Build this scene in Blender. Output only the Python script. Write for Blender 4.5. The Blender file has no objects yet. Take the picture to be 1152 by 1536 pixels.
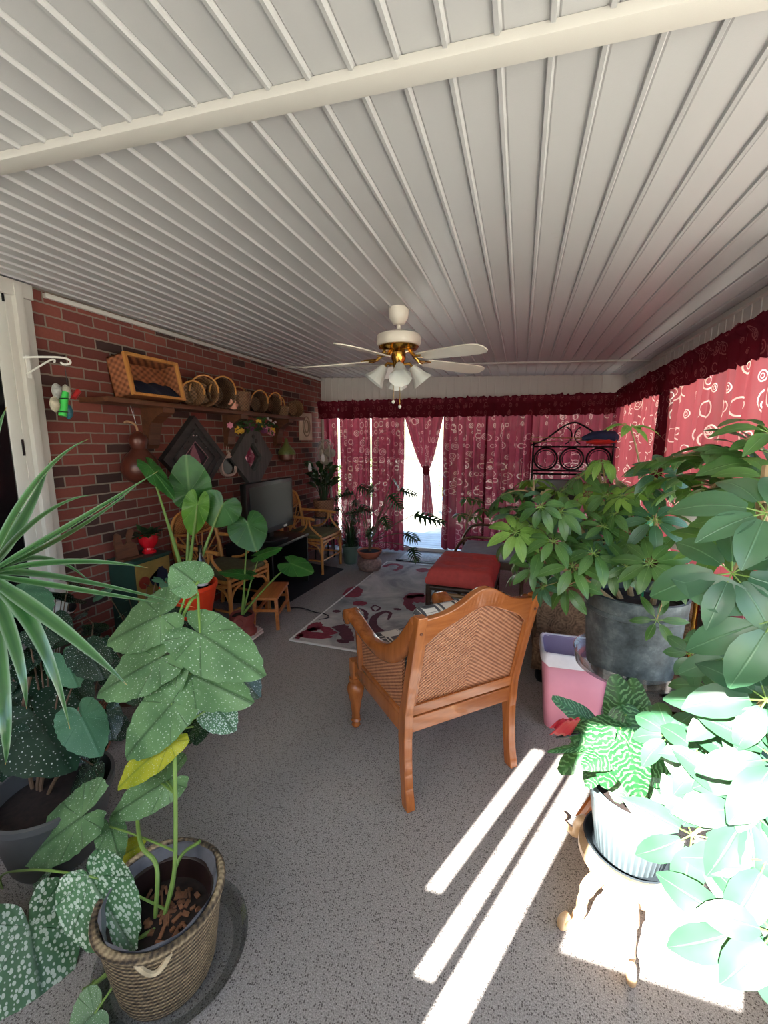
import bpy, bmesh, math, random
from mathutils import Vector as V, Matrix as M, Euler, noise
sc = bpy.context.scene
col = sc.collection
R = math.radians
PI = math.pi
rnd = random.Random(7)

# ---------------------------------------------------------------- camera
F, PITCH, YAW, CAMH = 640.0, R(9.4), R(17.6), 1.5
cam_d = bpy.data.cameras.new('camera')
cam = bpy.data.objects.new('camera', cam_d)
col.objects.link(cam)
cam.location = (0, 0, CAMH)
cam.rotation_euler = (R(90) - PITCH, 0, YAW)
cam_d.sensor_fit = 'HORIZONTAL'
cam_d.sensor_width = 36.0
cam_d.lens = F * 36.0 / 1152.0
cam_d.clip_start = 0.02
sc.camera = cam
CR = Euler((R(90) - PITCH, 0, YAW)).to_matrix()


def ray(px, py):
    return CR @ V(((px - 576) / F, -(py - 768) / F, -1.0))


def aty(px, py, y):
    d = ray(px, py)
    return V((0, 0, CAMH)) + d * (y / d.y)


def atx(px, py, x):
    d = ray(px, py)
    return V((0, 0, CAMH)) + d * (x / d.x)


def atz(px, py, z):
    d = ray(px, py)
    return V((0, 0, CAMH)) + d * ((z - CAMH) / d.z)


# ---------------------------------------------------------------- object helpers
def tag(o, label=None, cat=None, group=None, kind=None):
    if label: o['label'] = label
    if cat: o['category'] = cat
    if group: o['group'] = group
    if kind: o['kind'] = kind
    return o


def thing(name, label, cat, loc=(0, 0, 0), rz=0.0, group=None):
    o = bpy.data.objects.new(name, None)
    o.empty_display_size = 0.05
    col.objects.link(o)
    o.location = loc
    o.rotation_euler = (0, 0, rz)
    return tag(o, label, cat, group)


def wmat(o):
    m = M.LocRotScale(o.location, o.rotation_euler, o.scale)
    if o.parent: m = wmat(o.parent) @ m
    return m


def dup(root, loc=None, rz=None, label=None, group=None, scale=None, skip=()):
    r = root.copy()
    col.objects.link(r)
    if loc is not None: r.location = loc
    if rz is not None: r.rotation_euler = (0, 0, rz)
    if scale is not None: r.scale = (scale,) * 3
    if label: r['label'] = label
    if group: r['group'] = group
    for ch in list(root.children):
        if ch.name.split('.')[0] in skip: continue
        c = ch.copy(); col.objects.link(c); c.parent = r
        for g in list(ch.children):
            d = g.copy(); col.objects.link(d); d.parent = c
    return r


class MB:
    """collects geometry of ONE mesh object"""
    def __init__(s):
        s.v = []; s.f = []; s.uv = []; s.sm = []; s.mi = []; s.cur = 0

    def add(s, vs, fs, uvs=None, smooth=False):
        b = len(s.v)
        s.v += [V(p) for p in vs]
        for i, f in enumerate(fs):
            s.f.append([b + k for k in f])
            s.uv.append(uvs[i] if uvs else None)
            s.sm.append(smooth)
            s.mi.append(s.cur)
        return s

    def box(s, c, size, rot=None, bev=0.0, seg=2):
        bm = bmesh.new()
        bmesh.ops.create_cube(bm, size=1.0)
        for v in bm.verts:
            v.co = V((v.co.x * size[0], v.co.y * size[1], v.co.z * size[2]))
        if bev > 0:
            bmesh.ops.bevel(bm, geom=list(bm.edges), offset=min(bev, min(size) * .49), segments=seg, profile=.6, affect='EDGES')
        m = M.Translation(V(c))
        if rot is not None:
            m = m @ (rot.to_4x4() if isinstance(rot, M) else Euler(rot).to_matrix().to_4x4())
        bm.verts.index_update()
        s.add([m @ v.co for v in bm.verts], [[v.index for v in f.verts] for f in bm.faces], smooth=bev > 0)
        bm.free()
        return s

    def bx(s, x0, x1, y0, y1, z0, z1, bev=0.0):
        return s.box(((x0 + x1) / 2, (y0 + y1) / 2, (z0 + z1) / 2), (x1 - x0, y1 - y0, z1 - z0), bev=bev)

    def beam(s, a, b, w, h, up=(0, 0, 1), bev=0.0):
        """box from a to b, w wide (sideways), h high (along up)"""
        a, b = V(a), V(b)
        t = (b - a); L = t.length; t.normalize()
        up = V(up)
        sd = t.cross(up)
        if sd.length < 1e-5: sd = t.cross(V((1, 0, 0)))
        sd.normalize(); n = sd.cross(t)
        rot = M((sd, t, n)).transposed()
        return s.box((a + b) / 2, (w, L, h), rot=rot, bev=bev)

    def tube(s, pts, r, seg=8, closed=False, cap=True, flat=None):
        pts = [V(p) for p in pts]
        n = len(pts)
        rr = r if isinstance(r, (list, tuple)) else [r] * n
        prev = None
        vs = []; fs = []
        for i, p in enumerate(pts):
            if closed: t = pts[(i + 1) % n] - pts[i - 1]
            else: t = pts[min(i + 1, n - 1)] - pts[max(i - 1, 0)]
            if t.length < 1e-9: t = V((0, 0, 1))
            t.normalize()
            if prev is None:
                a = V((0, 0, 1)) if abs(t.z) < .9 else V((1, 0, 0))
                nn = t.cross(a).normalized()
            else:
                nn = prev - t * prev.dot(t)
                if nn.length < 1e-6: nn = t.orthogonal()
                nn.normalize()
            prev = nn
            bb = t.cross(nn)
            for k in range(seg):
                a = 2 * PI * k / seg
                vs.append(p + (nn * math.cos(a) + bb * math.sin(a)) * rr[i])
        m = n if closed else n - 1
        for i in range(m):
            j = (i + 1) % n
            for k in range(seg):
                k2 = (k + 1) % seg
                fs.append([i * seg + k, i * seg + k2, j * seg + k2, j * seg + k])
        if cap and not closed:
            fs.append(list(range(seg))[::-1])
            fs.append([(n - 1) * seg + k for k in range(seg)])
        return s.add(vs, fs, smooth=True)

    def lathe(s, prof, c=(0, 0, 0), seg=32, rot=None, cap0=True, cap1=True, rfn=None):
        vs = []; fs = []
        m = M.Translation(V(c))
        if rot is not None: m = m @ Euler(rot).to_matrix().to_4x4() if not isinstance(rot, M) else m @ rot.to_4x4()
        for i, (r, z) in enumerate(prof):
            for k in range(seg):
                a = 2 * PI * k / seg
                q = r * (rfn(a, i) if rfn else 1.0)
                vs.append(m @ V((q * math.cos(a), q * math.sin(a), z)))
        for i in range(len(prof) - 1):
            for k in range(seg):
                k2 = (k + 1) % seg
                fs.append([i * seg + k, i * seg + k2, (i + 1) * seg + k2, (i + 1) * seg + k])
        if cap0: fs.append(list(range(seg))[::-1])
        if cap1: fs.append([(len(prof) - 1) * seg + k for k in range(seg)])
        return s.add(vs, fs, smooth=True)

    def prism(s, outline, d0, d1, m=None):
        """outline in local xy, extruded z d0..d1, then matrix m"""
        n = len(outline)
        m = m or M.Identity(4)
        vs = [m @ V((x, y, d0)) for x, y in outline] + [m @ V((x, y, d1)) for x, y in outline]
        fs = [list(range(n))[::-1], list(range(n, 2 * n))]
        for i in range(n):
            j = (i + 1) % n
            fs.append([i, j, n + j, n + i])
        return s.add(vs, fs)

    def ring(s, outer, inner, d0, d1, m=None):
        n = len(outer)
        m = m or M.Identity(4)
        vs = []
        for d in (d0, d1):
            vs += [m @ V((x, y, d)) for x, y in outer]
            vs += [m @ V((x, y, d)) for x, y in inner]
        fs = []
        for i in range(n):
            j = (i + 1) % n
            fs.append([i, n + i, n + j, j])
            fs.append([2 * n + i, 2 * n + j, 3 * n + j, 3 * n + i])
            fs.append([i, j, 2 * n + j, 2 * n + i])
            fs.append([n + i, 3 * n + i, 3 * n + j, n + j])
        return s.add(vs, fs)

    def grid(s, fn, nu, nv, uvfn=None, smooth=True):
        vs = []; fs = []; uvs = []
        for i in range(nu + 1):
            for j in range(nv + 1):
                vs.append(fn(i / nu, j / nv))
        g = uvfn or (lambda u, v: (u, v))
        for i in range(nu):
            for j in range(nv):
                a = i * (nv + 1) + j
                fs.append([a, a + nv + 1, a + nv + 2, a + 1])
                uvs.append([g(i / nu, j / nv), g((i + 1) / nu, j / nv), g((i + 1) / nu, (j + 1) / nv), g(i / nu, (j + 1) / nv)])
        return s.add(vs, fs, uvs, smooth)

    def ribbon(s, pts, ups, wfn, fold=0.0, nu=2):
        """leaf blade along a polyline; uv = (across 0..1, along 0..1)"""
        n = len(pts)
        vs = []; fs = []; uvs = []
        for i, p in enumerate(pts):
            t = (pts[min(i + 1, n - 1)] - pts[max(i - 1, 0)]).normalized()
            up = ups if isinstance(ups, V) else ups[i]
            sd = t.cross(up)
            if sd.length < 1e-4: sd = t.orthogonal()
            sd.normalize(); nn = sd.cross(t)
            w = wfn(i / (n - 1)) * .5
            for k in range(nu + 1):
                u = k / nu * 2 - 1
                vs.append(p + sd * (u * w) + nn * (abs(u) * w * fold))
        for i in range(n - 1):
            for k in range(nu):
                a = i * (nu + 1) + k
                fs.append([a, a + 1, a + nu + 2, a + nu + 1])
                v0, v1 = i / (n - 1), (i + 1) / (n - 1)
                uvs.append([(k / nu, v0), ((k + 1) / nu, v0), ((k + 1) / nu, v1), (k / nu, v1)])
        return s.add(vs, fs, uvs, True)

    def polar_leaf(s, base, tip, up, width, keys, rings=4, seg=36, fold=.12, droop=.12, ruf=.02, kr=7, ser=0.0, tr=0):
        """cordate blade around the petiole point; uv = (across, along) centred on (.5, .3)"""
        base, tip, up = V(base), V(tip), V(up)
        t = tip - base; L = t.length; t.normalize()
        sd = t.cross(up)
        if sd.length < 1e-4: sd = t.orthogonal()
        sd.normalize(); nn = sd.cross(t)
        vs = [base.copy()]; uvp = [(.5, .3)]
        ph = rnd.uniform(0, 6)
        for k in range(1, rings + 1):
            q = k / rings
            for j in range(seg):
                th = -PI + 2 * PI * (j + .5) / seg
                d = abs(math.degrees(th))
                for (a0, r0), (a1, r1) in zip(keys, keys[1:]):
                    if a0 <= d <= a1:
                        w = (d - a0) / (a1 - a0)
                        w = w * w * (3 - 2 * w) * .5 + w * .5
                        r = r0 + (r1 - r0) * w
                        break
                asym = 1.0 + (.10 if th > 0 else -.06)
                if k == rings and ser: r *= 1 + ser * (1 if j % 2 else -1)
                x = r * math.sin(th) * width * asym * q
                y = r * math.cos(th) * L * q
                if abs(math.degrees(th)) > 90: y *= min(1.0, width / L * 1.15 + .25)
                yy = y / L
                h = -abs(x) * fold - droop * L * (max(0, yy) ** 2) + droop * L * max(0, yy) * .0
                h += ruf * L * math.sin(kr * th + ph) * q * q + ruf * .5 * L * math.cos(2.5 * kr * th) * q
                vs.append(base + t * y + sd * x + nn * h)
                uvp.append((.5 + .5 * x / max(width, 1e-4), .3 + .7 * yy))
        fs = []; uvs = []
        for j in range(seg):
            j2 = (j + 1) % seg
            if j == seg - 1: continue
            f = [0, 1 + j, 1 + j2]; fs.append(f); uvs.append([uvp[i] for i in f])
            for k in range(rings - 1):
                b0 = 1 + k * seg; b1 = b0 + seg
                f = [b0 + j, b1 + j, b1 + j2, b0 + j2]; fs.append(f); uvs.append([uvp[i] for i in f])
        return s.add(vs, fs, uvs, True)

    def build(s, name, mat, parent=None, world=False, sharp=40, solid=0.0, sub=0):
        me = bpy.data.meshes.new(name)
        vs = s.v
        if parent is not None and world:
            inv = wmat(parent).inverted()
            vs = [inv @ p for p in vs]
        me.from_pydata([tuple(p) for p in vs], [], s.f)
        mats = mat if isinstance(mat, (list, tuple)) else [mat]
        for m_ in mats: me.materials.append(m_)
        if len(mats) > 1: me.polygons.foreach_set('material_index', s.mi)
        me.polygons.foreach_set('use_smooth', s.sm)
        if any(u is not None for u in s.uv):
            ul = me.uv_layers.new(name='UVMap')
            d = []
            for f, u in zip(s.f, s.uv):
                for k in range(len(f)):
                    d += list(u[k]) if u else [0, 0]
            ul.data.foreach_set('uv', d)
        me.update()
        if sharp and any(s.sm):
            try: me.set_sharp_from_angle(angle=R(sharp))
            except Exception: pass
        o = bpy.data.objects.new(name, me)
        col.objects.link(o)
        if parent is not None: o.parent = parent
        if solid:
            md = o.modifiers.new('solid', 'SOLIDIFY'); md.thickness = solid; md.offset = 0
        if sub:
            md = o.modifiers.new('sub', 'SUBSURF'); md.levels = sub; md.render_levels = sub
        return o


def struct(name, mb, mat, parent=None, **k):
    o = mb.build(name, mat, parent, **k)
    if parent is None: o['kind'] = 'structure'
    return o


def bez(p0, p1, p2, p3=None, n=10):
    out = []
    for i in range(n + 1):
        t = i / n
        if p3 is None:
            out.append(V(p0) * (1 - t) ** 2 + V(p1) * 2 * t * (1 - t) + V(p2) * t * t)
        else:
            out.append(V(p0) * (1 - t) ** 3 + V(p1) * 3 * t * (1 - t) ** 2 + V(p2) * 3 * t * t * (1 - t) + V(p3) * t ** 3)
    return out


def spline(pts, n=6):
    """Catmull-Rom through points"""
    pts = [V(p) for p in pts]
    P = [pts[0] * 2 - pts[1]] + pts + [pts[-1] * 2 - pts[-2]]
    out = []
    for i in range(1, len(P) - 2):
        for k in range(n):
            t = k / n
            a, b, c, d = P[i - 1], P[i], P[i + 1], P[i + 2]
            out.append(.5 * ((2 * b) + (c - a) * t + (2 * a - 5 * b + 4 * c - d) * t * t + (3 * b - a - 3 * c + d) * t ** 3))
    out.append(pts[-1])
    return out


def spline2(pts, n=6):
    return [(p.x, p.y) for p in spline([(x, y, 0) for x, y in pts], n)]


# ---------------------------------------------------------------- materials
def lin(c):
    return tuple(((x / 255) / 12.92 if x / 255 <= .04045 else ((x / 255 + .055) / 1.055) ** 2.4) for x in c) + (1.0,)


class NT:
    def __init__(s, name):
        s.m = bpy.data.materials.new(name); s.m.use_nodes = True
        s.t = s.m.node_tree; s.t.nodes.clear()
        s.out = s.t.nodes.new('ShaderNodeOutputMaterial')

    def n(s, typ, ins=None, **props):
        nd = s.t.nodes.new(typ)
        for k, v in props.items(): setattr(nd, k, v)
        for k, v in (ins or {}).items():
            if isinstance(v, bpy.types.NodeSocket): s.t.links.new(v, nd.inputs[k])
            else: nd.inputs[k].default_value = v
        return nd

    def math(s, op, a, b=None, c=None, clamp=False):
        nd = s.t.nodes.new('ShaderNodeMath'); nd.operation = op; nd.use_clamp = clamp
        for i, v in enumerate((a, b, c)):
            if v is None: continue
            if isinstance(v, bpy.types.NodeSocket): s.t.links.new(v, nd.inputs[i])
            else: nd.inputs[i].default_value = v
        return nd.outputs[0]

    def mix(s, f, a, b, mode='MIX'):
        nd = s.t.nodes.new('ShaderNodeMix'); nd.data_type = 'RGBA'; nd.blend_type = mode
        for k, v in ((0, f), (6, a), (7, b)):
            if isinstance(v, bpy.types.NodeSocket): s.t.links.new(v, nd.inputs[k])
            else: nd.inputs[k].default_value = v
        return nd.outputs[2]

    def ramp(s, f, stops, interp='LINEAR'):
        nd = s.t.nodes.new('ShaderNodeValToRGB'); cr = nd.color_ramp; cr.interpolation = interp
        while len(cr.elements) < len(stops): cr.elements.new(.5)
        for e, (p, c) in zip(cr.elements, stops):
            e.position = p; e.color = c if len(c) == 4 else tuple(c) + (1,)
        s.t.links.new(f, nd.inputs[0])
        return nd.outputs[0]

    def coord(s, out='Object', scale=None, rot=None, loc=None):
        tc = s.t.nodes.new('ShaderNodeTexCoord').outputs[out]
        if scale or rot or loc:
            mp = s.n('ShaderNodeMapping', {'Vector': tc})
            if scale: mp.inputs['Scale'].default_value = scale
            if rot: mp.inputs['Rotation'].default_value = rot
            if loc: mp.inputs['Location'].default_value = loc
            return mp.outputs[0]
        return tc

    def noise(s, vec, scale, detail=3, rough=.5, out='Fac', dist=0.0):
        return s.n('ShaderNodeTexNoise', {'Vector': vec, 'Scale': scale, 'Detail': detail, 'Roughness': rough, 'Distortion': dist}).outputs[out]

    def bump(s, h, strength=.3, dist=.01):
        return s.n('ShaderNodeBump', {'Height': h, 'Strength': strength, 'Distance': dist}).outputs[0]

    def pbsdf(s, color, rough=.5, metal=0.0, normal=None, spec=None, coat=None, **kw):
        ins = {'Base Color': color, 'Roughness': rough, 'Metallic': metal}
        if normal is not None: ins['Normal'] = normal
        if spec is not None: ins['Specular IOR Level'] = spec
        if coat is not None: ins['Coat Weight'] = coat
        ins.update(kw)
        return s.n('ShaderNodeBsdfPrincipled', ins).outputs[0]

    def done(s, sh):
        s.t.links.new(sh, s.out.inputs[0])
        return s.m


def simple(name, c, rough=.5, metal=0.0, var=.12, vs=8.0, bump=0.0, spec=None, coat=None):
    t = NT(name)
    c = lin(c) if max(c[:3]) > 1 else tuple(c[:3]) + (1,)
    co = t.coord()
    nz = t.noise(co, vs, 4)
    c0 = tuple(x * (1 - var) for x in c[:3]) + (1,)
    c1 = tuple(min(1, x * (1 + var)) for x in c[:3]) + (1,)
    cc = t.ramp(nz, [(.3, c0), (.7, c1)])
    nm = t.bump(t.noise(co, vs * 6, 4), bump, .004) if bump else None
    return t.done(t.pbsdf(cc, rough, metal, nm, spec, coat))


def wood(name, c0, c1, rough=.35, scale=1.0, axis='z', coat=0.0, spec=None):
    t = NT(name)
    sc3 = {'x': (2, 22, 22), 'y': (22, 2, 22), 'z': (22, 22, 2)}[axis]
    co = t.coord(scale=tuple(q * scale for q in sc3))
    n1 = t.noise(co, 1.0, 5, .6, dist=.6)
    n2 = t.noise(co, 4.0, 3, .6)
    f = t.math('ADD', t.math('MULTIPLY', n1, .75), t.math('MULTIPLY', n2, .25))
    cc = t.ramp(f, [(.32, lin(c0)), (.68, lin(c1))])
    return t.done(t.pbsdf(cc, rough, 0, t.bump(n2, .08, .002), spec, coat))


def weave(name, c0, c1, scale=120.0, rough=.6, rot=(0, 0, 0), bump=.5):
    """basket weave from crossed waves in object space"""
    t = NT(name)
    co = t.coord()
    sp = t.n('ShaderNodeSeparateXYZ', {0: co})
    x, y, z = sp.outputs
    hxy = t.math('ADD', x, t.math('MULTIPLY', y, .9))
    a = t.math('SINE', t.math('MULTIPLY', hxy, scale))
    b = t.math('SINE', t.math('MULTIPLY', z, scale * 1.3))
    f = t.math('MULTIPLY_ADD', t.math('MULTIPLY', a, b), .5, .5)
    nz = t.noise(co, 30, 3)
    f2 = t.math('MULTIPLY_ADD', nz, .5, t.math('MULTIPLY', f, .6))
    cc = t.ramp(f2, [(.25, lin(c0)), (.8, lin(c1))])
    return t.done(t.pbsdf(cc, rough, 0, t.bump(f, bump, .006)))


def leafy(name, c_dark, c_light, vein=None, rough=.35, trans=.25, kind='plain', spots=0.0, var=.5, spec=.5):
    """foliage: kind plain | begonia | ear | calathea | strap"""
    t = NT(name)
    uv = t.n('ShaderNodeUVMap', uv_map='UVMap').outputs[0]
    sp = t.n('ShaderNodeSeparateXYZ', {0: uv})
    u, v = sp.outputs[0], sp.outputs[1]
    co = t.coord()
    nz = t.noise(co, 9.0, 3)
    cc = t.ramp(nz, [(.3, lin(c_dark)), (.7, lin(c_light))])
    h = None
    if kind in ('begonia', 'ear'):
        dx = t.math('SUBTRACT', u, .5)
        dy = t.math('SUBTRACT', v, .3)
        ang = t.math('ARCTAN2', dx, dy)
        wob = t.math('ADD', ang, t.math('MULTIPLY', t.math('SUBTRACT', nz, .5), .1))
        ray_ = t.math('ABSOLUTE', t.math('SINE', t.math('MULTIPLY', wob, 4.0 if kind == 'begonia' else 6.0)))
        line = t.math('SUBTRACT', 1.0, t.math('SMOOTH_MIN', t.math('MULTIPLY', ray_, 7.0), 1.0, .1), clamp=True)
        mid = t.math('SUBTRACT', 1.0, t.math('MULTIPLY', t.math('ABSOLUTE', dx), 40.0), clamp=True)
        vv = t.math('MAXIMUM', line, mid)
        cc = t.mix(t.math('MULTIPLY', vv, .75), cc, lin(vein or c_light))
        h = t.math('SUBTRACT', 1.0, vv)
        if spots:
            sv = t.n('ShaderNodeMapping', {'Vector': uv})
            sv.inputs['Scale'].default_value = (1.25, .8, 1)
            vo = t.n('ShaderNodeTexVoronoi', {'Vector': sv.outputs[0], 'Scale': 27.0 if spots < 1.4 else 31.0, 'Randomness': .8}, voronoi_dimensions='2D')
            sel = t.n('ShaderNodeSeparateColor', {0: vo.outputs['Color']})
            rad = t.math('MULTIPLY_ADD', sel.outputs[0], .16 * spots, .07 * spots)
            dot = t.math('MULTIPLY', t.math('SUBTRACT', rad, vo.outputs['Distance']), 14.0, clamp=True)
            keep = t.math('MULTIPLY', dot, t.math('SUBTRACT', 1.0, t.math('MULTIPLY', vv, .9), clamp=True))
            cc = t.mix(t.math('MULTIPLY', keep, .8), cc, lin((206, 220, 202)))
    elif kind == 'calathea':
        dx = t.math('ABSOLUTE', t.math('SUBTRACT', u, .5))
        w = t.math('SINE', t.math('ADD', t.math('MULTIPLY', t.math('SUBTRACT', v, t.math('MULTIPLY', dx, .8)), 74.0), t.math('MULTIPLY', t.noise(uv, 9.0, 4), 14.0)))
        w = t.math('MULTIPLY', t.ramp(w, [(.2, (0, 0, 0)), (.8, (1, 1, 1))]), .8)
        cc = t.mix(w, lin(c_dark), lin(c_light))
        mid = t.math('SUBTRACT', 1.0, t.math('MULTIPLY', dx, 22.0), clamp=True)
        cc = t.mix(mid, cc, lin(vein or c_dark))
        h = w
    elif kind == 'strap':
        dx = t.math('ABSOLUTE', t.math('SUBTRACT', u, .5))
        st = t.ramp(dx, [(.05, lin(c_dark)), (.3, lin(c_light)), (.48, lin(vein or c_light))])
        cc = t.mix(.6, cc, st)
        tipf = t.math('MULTIPLY', t.math('SUBTRACT', v, .965), 40.0, clamp=True)
        cc = t.mix(tipf, cc, lin((176, 140, 84)))
    else:
        dx = t.math('ABSOLUTE', t.math('SUBTRACT', u, .5))
        mid = t.math('SUBTRACT', 1.0, t.math('MULTIPLY', dx, 26.0), clamp=True)
        cc = t.mix(t.math('MULTIPLY', mid, .55), cc, lin(vein or c_light))
        h = mid
    nm = t.bump(h, .35, .004) if h is not None else None
    p = t.pbsdf(cc, rough, 0, nm, spec)
    tr = t.n('ShaderNodeBsdfTranslucent', {'Color': t.mix(.35, cc, lin((150, 190, 40)))}).outputs[0]
    return t.done(t.n('ShaderNodeMixShader', {0: trans, 1: p, 2: tr}).outputs[0])


def glassy(name, tint=(1, 1, 1, 1), rough=0.02, fac=1.0):
    t = NT(name)
    fa = t.n('ShaderNodeLayerWeight', {'Blend': .5}).outputs['Facing']
    fr = t.math('MULTIPLY_ADD', t.math('POWER', fa, 4.0), .8, .035)
    tp = t.n('ShaderNodeBsdfTransparent', {'Color': tint}).outputs[0]
    gl = t.n('ShaderNodeBsdfGlossy', {'Roughness': rough}).outputs[0]
    return t.done(t.n('ShaderNodeMixShader', {0: t.math('MULTIPLY', fr, fac, clamp=True), 1: tp, 2: gl}).outputs[0])

# ================================================================ SETTING
XL, XR, YB, YN = -2.7, 1.12, 5.6, -0.3


def zc(x): return 2.37 - .033 * (x + 2.7)


# ---- materials of the shell
def brick_mat():
    t = NT('red_brick')
    co = t.coord()
    sp = t.n('ShaderNodeSeparateXYZ', {0: co})
    vec = t.n('ShaderNodeCombineXYZ', {0: sp.outputs[1], 1: sp.outputs[2], 2: 0.0}).outputs[0]
    wob = t.n('ShaderNodeVectorMath', {0: vec}, operation='ADD')
    nzv = t.n('ShaderNodeVectorMath', {0: t.noise(vec, 14, 2, out='Color'), 1: (.007, .007, 0)}, operation='MULTIPLY').outputs[0]
    t.t.links.new(nzv, wob.inputs[1])
    b = t.n('ShaderNodeTexBrick', {'Vector': wob.outputs[0], 'Color1': (0, 0, 0, 1), 'Color2': (1, 1, 1, 1), 'Mortar': (.5, .5, .5, 1),
                                   'Scale': 1.0, 'Mortar Size': .0055, 'Mortar Smooth': .25, 'Brick Width': .2035, 'Row Height': .0677}, offset=.5)
    tint = t.n('ShaderNodeSeparateColor', {0: b.outputs['Color']}).outputs[0]
    cc = t.ramp(tint, [(0.0, lin((52, 36, 34))), (.13, lin((60, 40, 37))), (.17, lin((104, 50, 44))), (.55, lin((122, 60, 52))), (1.0, lin((136, 72, 60)))])
    nz = t.noise(co, 60, 4)
    cc = t.mix(t.math('MULTIPLY', nz, .35), cc, lin((84, 40, 34)))
    mort = t.mix(t.noise(co, 25, 3), lin((112, 100, 90)), lin((144, 131, 116)))
    cc = t.mix(b.outputs['Fac'], cc, mort)
    h = t.math('SUBTRACT', t.math('MULTIPLY', nz, .3), b.outputs['Fac'])
    return t.done(t.pbsdf(cc, .85, 0, t.bump(h, .7, .008)))


def carpet_mat():
    t = NT('grey_carpet')
    co = t.coord()
    n1 = t.noise(co, 260, 2, .7)
    n2 = t.noise(co, 3.0, 3)
    cc = t.ramp(n1, [(.30, lin((108, 104, 100))), (.52, lin((158, 153, 149))), (.75, lin((192, 187, 182)))])
    vo = t.n('ShaderNodeTexVoronoi', {'Vector': co, 'Scale': 165.0, 'Randomness': 1.0}, voronoi_dimensions='2D')
    sel = t.n('ShaderNodeSeparateColor', {0: vo.outputs['Color']}).outputs[0]
    dot = t.math('MULTIPLY', t.math('LESS_THAN', vo.outputs['Distance'], .36), t.math('GREATER_THAN', sel, .74))
    cc = t.mix(t.math('MULTIPLY', dot, .75), cc, lin((52, 46, 44)))
    cc = t.mix(t.math('MULTIPLY', n2, .25), cc, lin((144, 136, 128)))
    return t.done(t.pbsdf(cc, .95, 0, t.bump(n1, .5, .004), .1))


def panel_mat(name, c, rough=.38):
    t = NT(name)
    co = t.coord()
    nz = t.noise(co, 420, 2, .6)
    st = t.ramp(t.noise(co, 9, 5, .7), [(.66, (0, 0, 0)), (.80, (1, 1, 1))])
    base = t.mix(t.math('MULTIPLY', nz, .14), lin(c), lin(tuple(q * .86 for q in c)))
    cc = t.mix(t.math('MULTIPLY', st, .22), base, lin((150, 138, 122)))
    return t.done(t.pbsdf(cc, rough, 0, t.bump(nz, .12, .0015), .4))


def curtain_mat(name, c, ring, scale, base_trans=.05, ring_trans=.35, tl=.55, thin=1.0):
    t = NT(name)
    uv = t.n('ShaderNodeUVMap', uv_map='UVMap').outputs[0]
    mask = None
    for k, (sx, r0, r1, wd) in enumerate(((scale, .30, .14, .040 * thin), (scale * 1.37, .22, .16, .04 * thin))):
        mp = t.n('ShaderNodeMapping', {'Vector': uv})
        mp.inputs['Location'].default_value = (3.3 * k, 1.7 * k, 0)
        vo = t.n('ShaderNodeTexVoronoi', {'Vector': mp.outputs[0], 'Scale': sx, 'Randomness': .55}, voronoi_dimensions='2D')
        sel = t.n('ShaderNodeSeparateColor', {0: vo.outputs['Color']})
        rad = t.math('MULTIPLY_ADD', sel.outputs[0], r1, r0 - r1 * .5)
        on = t.math('GREATER_THAN', sel.outputs[1], .50 + .12 * k)
        m = t.math('MULTIPLY', t.math('LESS_THAN', t.math('ABSOLUTE', t.math('SUBTRACT', vo.outputs['Distance'], rad)), wd), on)
        inner = t.math('MULTIPLY', t.math('LESS_THAN', t.math('ABSOLUTE', t.math('SUBTRACT', vo.outputs['Distance'], t.math('MULTIPLY', rad, .45))), wd * .7),
                       t.math('GREATER_THAN', sel.outputs[2], .55))
        m = t.math('MAXIMUM', m, t.math('MULTIPLY', inner, on))
        mask = m if mask is None else t.math('MAXIMUM', mask, m)
    cc = t.mix(mask, lin(c), lin(ring))
    d = t.n('ShaderNodeBsdfDiffuse', {'Color': cc}).outputs[0]
    tr = t.n('ShaderNodeBsdfTranslucent', {'Color': cc}).outputs[0]
    s1 = t.n('ShaderNodeMixShader', {0: tl, 1: d, 2: tr}).outputs[0]
    tp = t.n('ShaderNodeBsdfTransparent').outputs[0]
    f = t.math('MULTIPLY_ADD', mask, ring_trans - base_trans, base_trans)
    return t.done(t.n('ShaderNodeMixShader', {0: f, 1: s1, 2: tp}).outputs[0])


MT = {}
MT['brick'] = brick_mat()
MT['carpet'] = carpet_mat()
MT['ceil'] = panel_mat('white_vinyl_ceiling', (178, 176, 176))
MT['siding'] = panel_mat('white_vinyl_siding', (196, 192, 188), .5)
MT['trim'] = panel_mat('off_white_trim', (192, 187, 180), .45)
MT['door'] = panel_mat('white_painted_door', (205, 203, 196), .4)
MT['doorgrey'] = panel_mat('grey_jamb', (170, 166, 160), .5)
MT['frame'] = simple('white_window_frame', (214, 212, 206), .4, var=.04)
MT['glass'] = glassy('clear_window_glass')
MT['dark_glass'] = simple('dark_storm_glass', (14, 14, 16), .08, var=.05)
MT['lawn'] = simple('sunny_lawn', (176, 174, 160), .9, var=.35, vs=3.0)
MT['deck'] = simple('grey_deck_boards', (170, 176, 178), .7, var=.15, vs=5.0)
MT['wing'] = simple('pale_sun_blocker', (206, 204, 198), .7, var=.05)  # surface of the added sun-blocking wall
MT['leafout'] = simple('outdoor_foliage', (70, 92, 48), .8, var=.4, vs=2.0)
MT['chrome'] = simple('polished_metal', (200, 200, 200), .2, 1.0, var=.03)
MT['brass'] = simple('polished_brass', (196, 150, 72), .18, 1.0, var=.08)
MT['black'] = simple('black_plastic', (16, 16, 17), .35, var=.1)
MT['blackmetal'] = simple('black_iron', (20, 18, 18), .5, .3, var=.2)
MT['string'] = simple('pale_cord', (190, 180, 160), .8)

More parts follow.
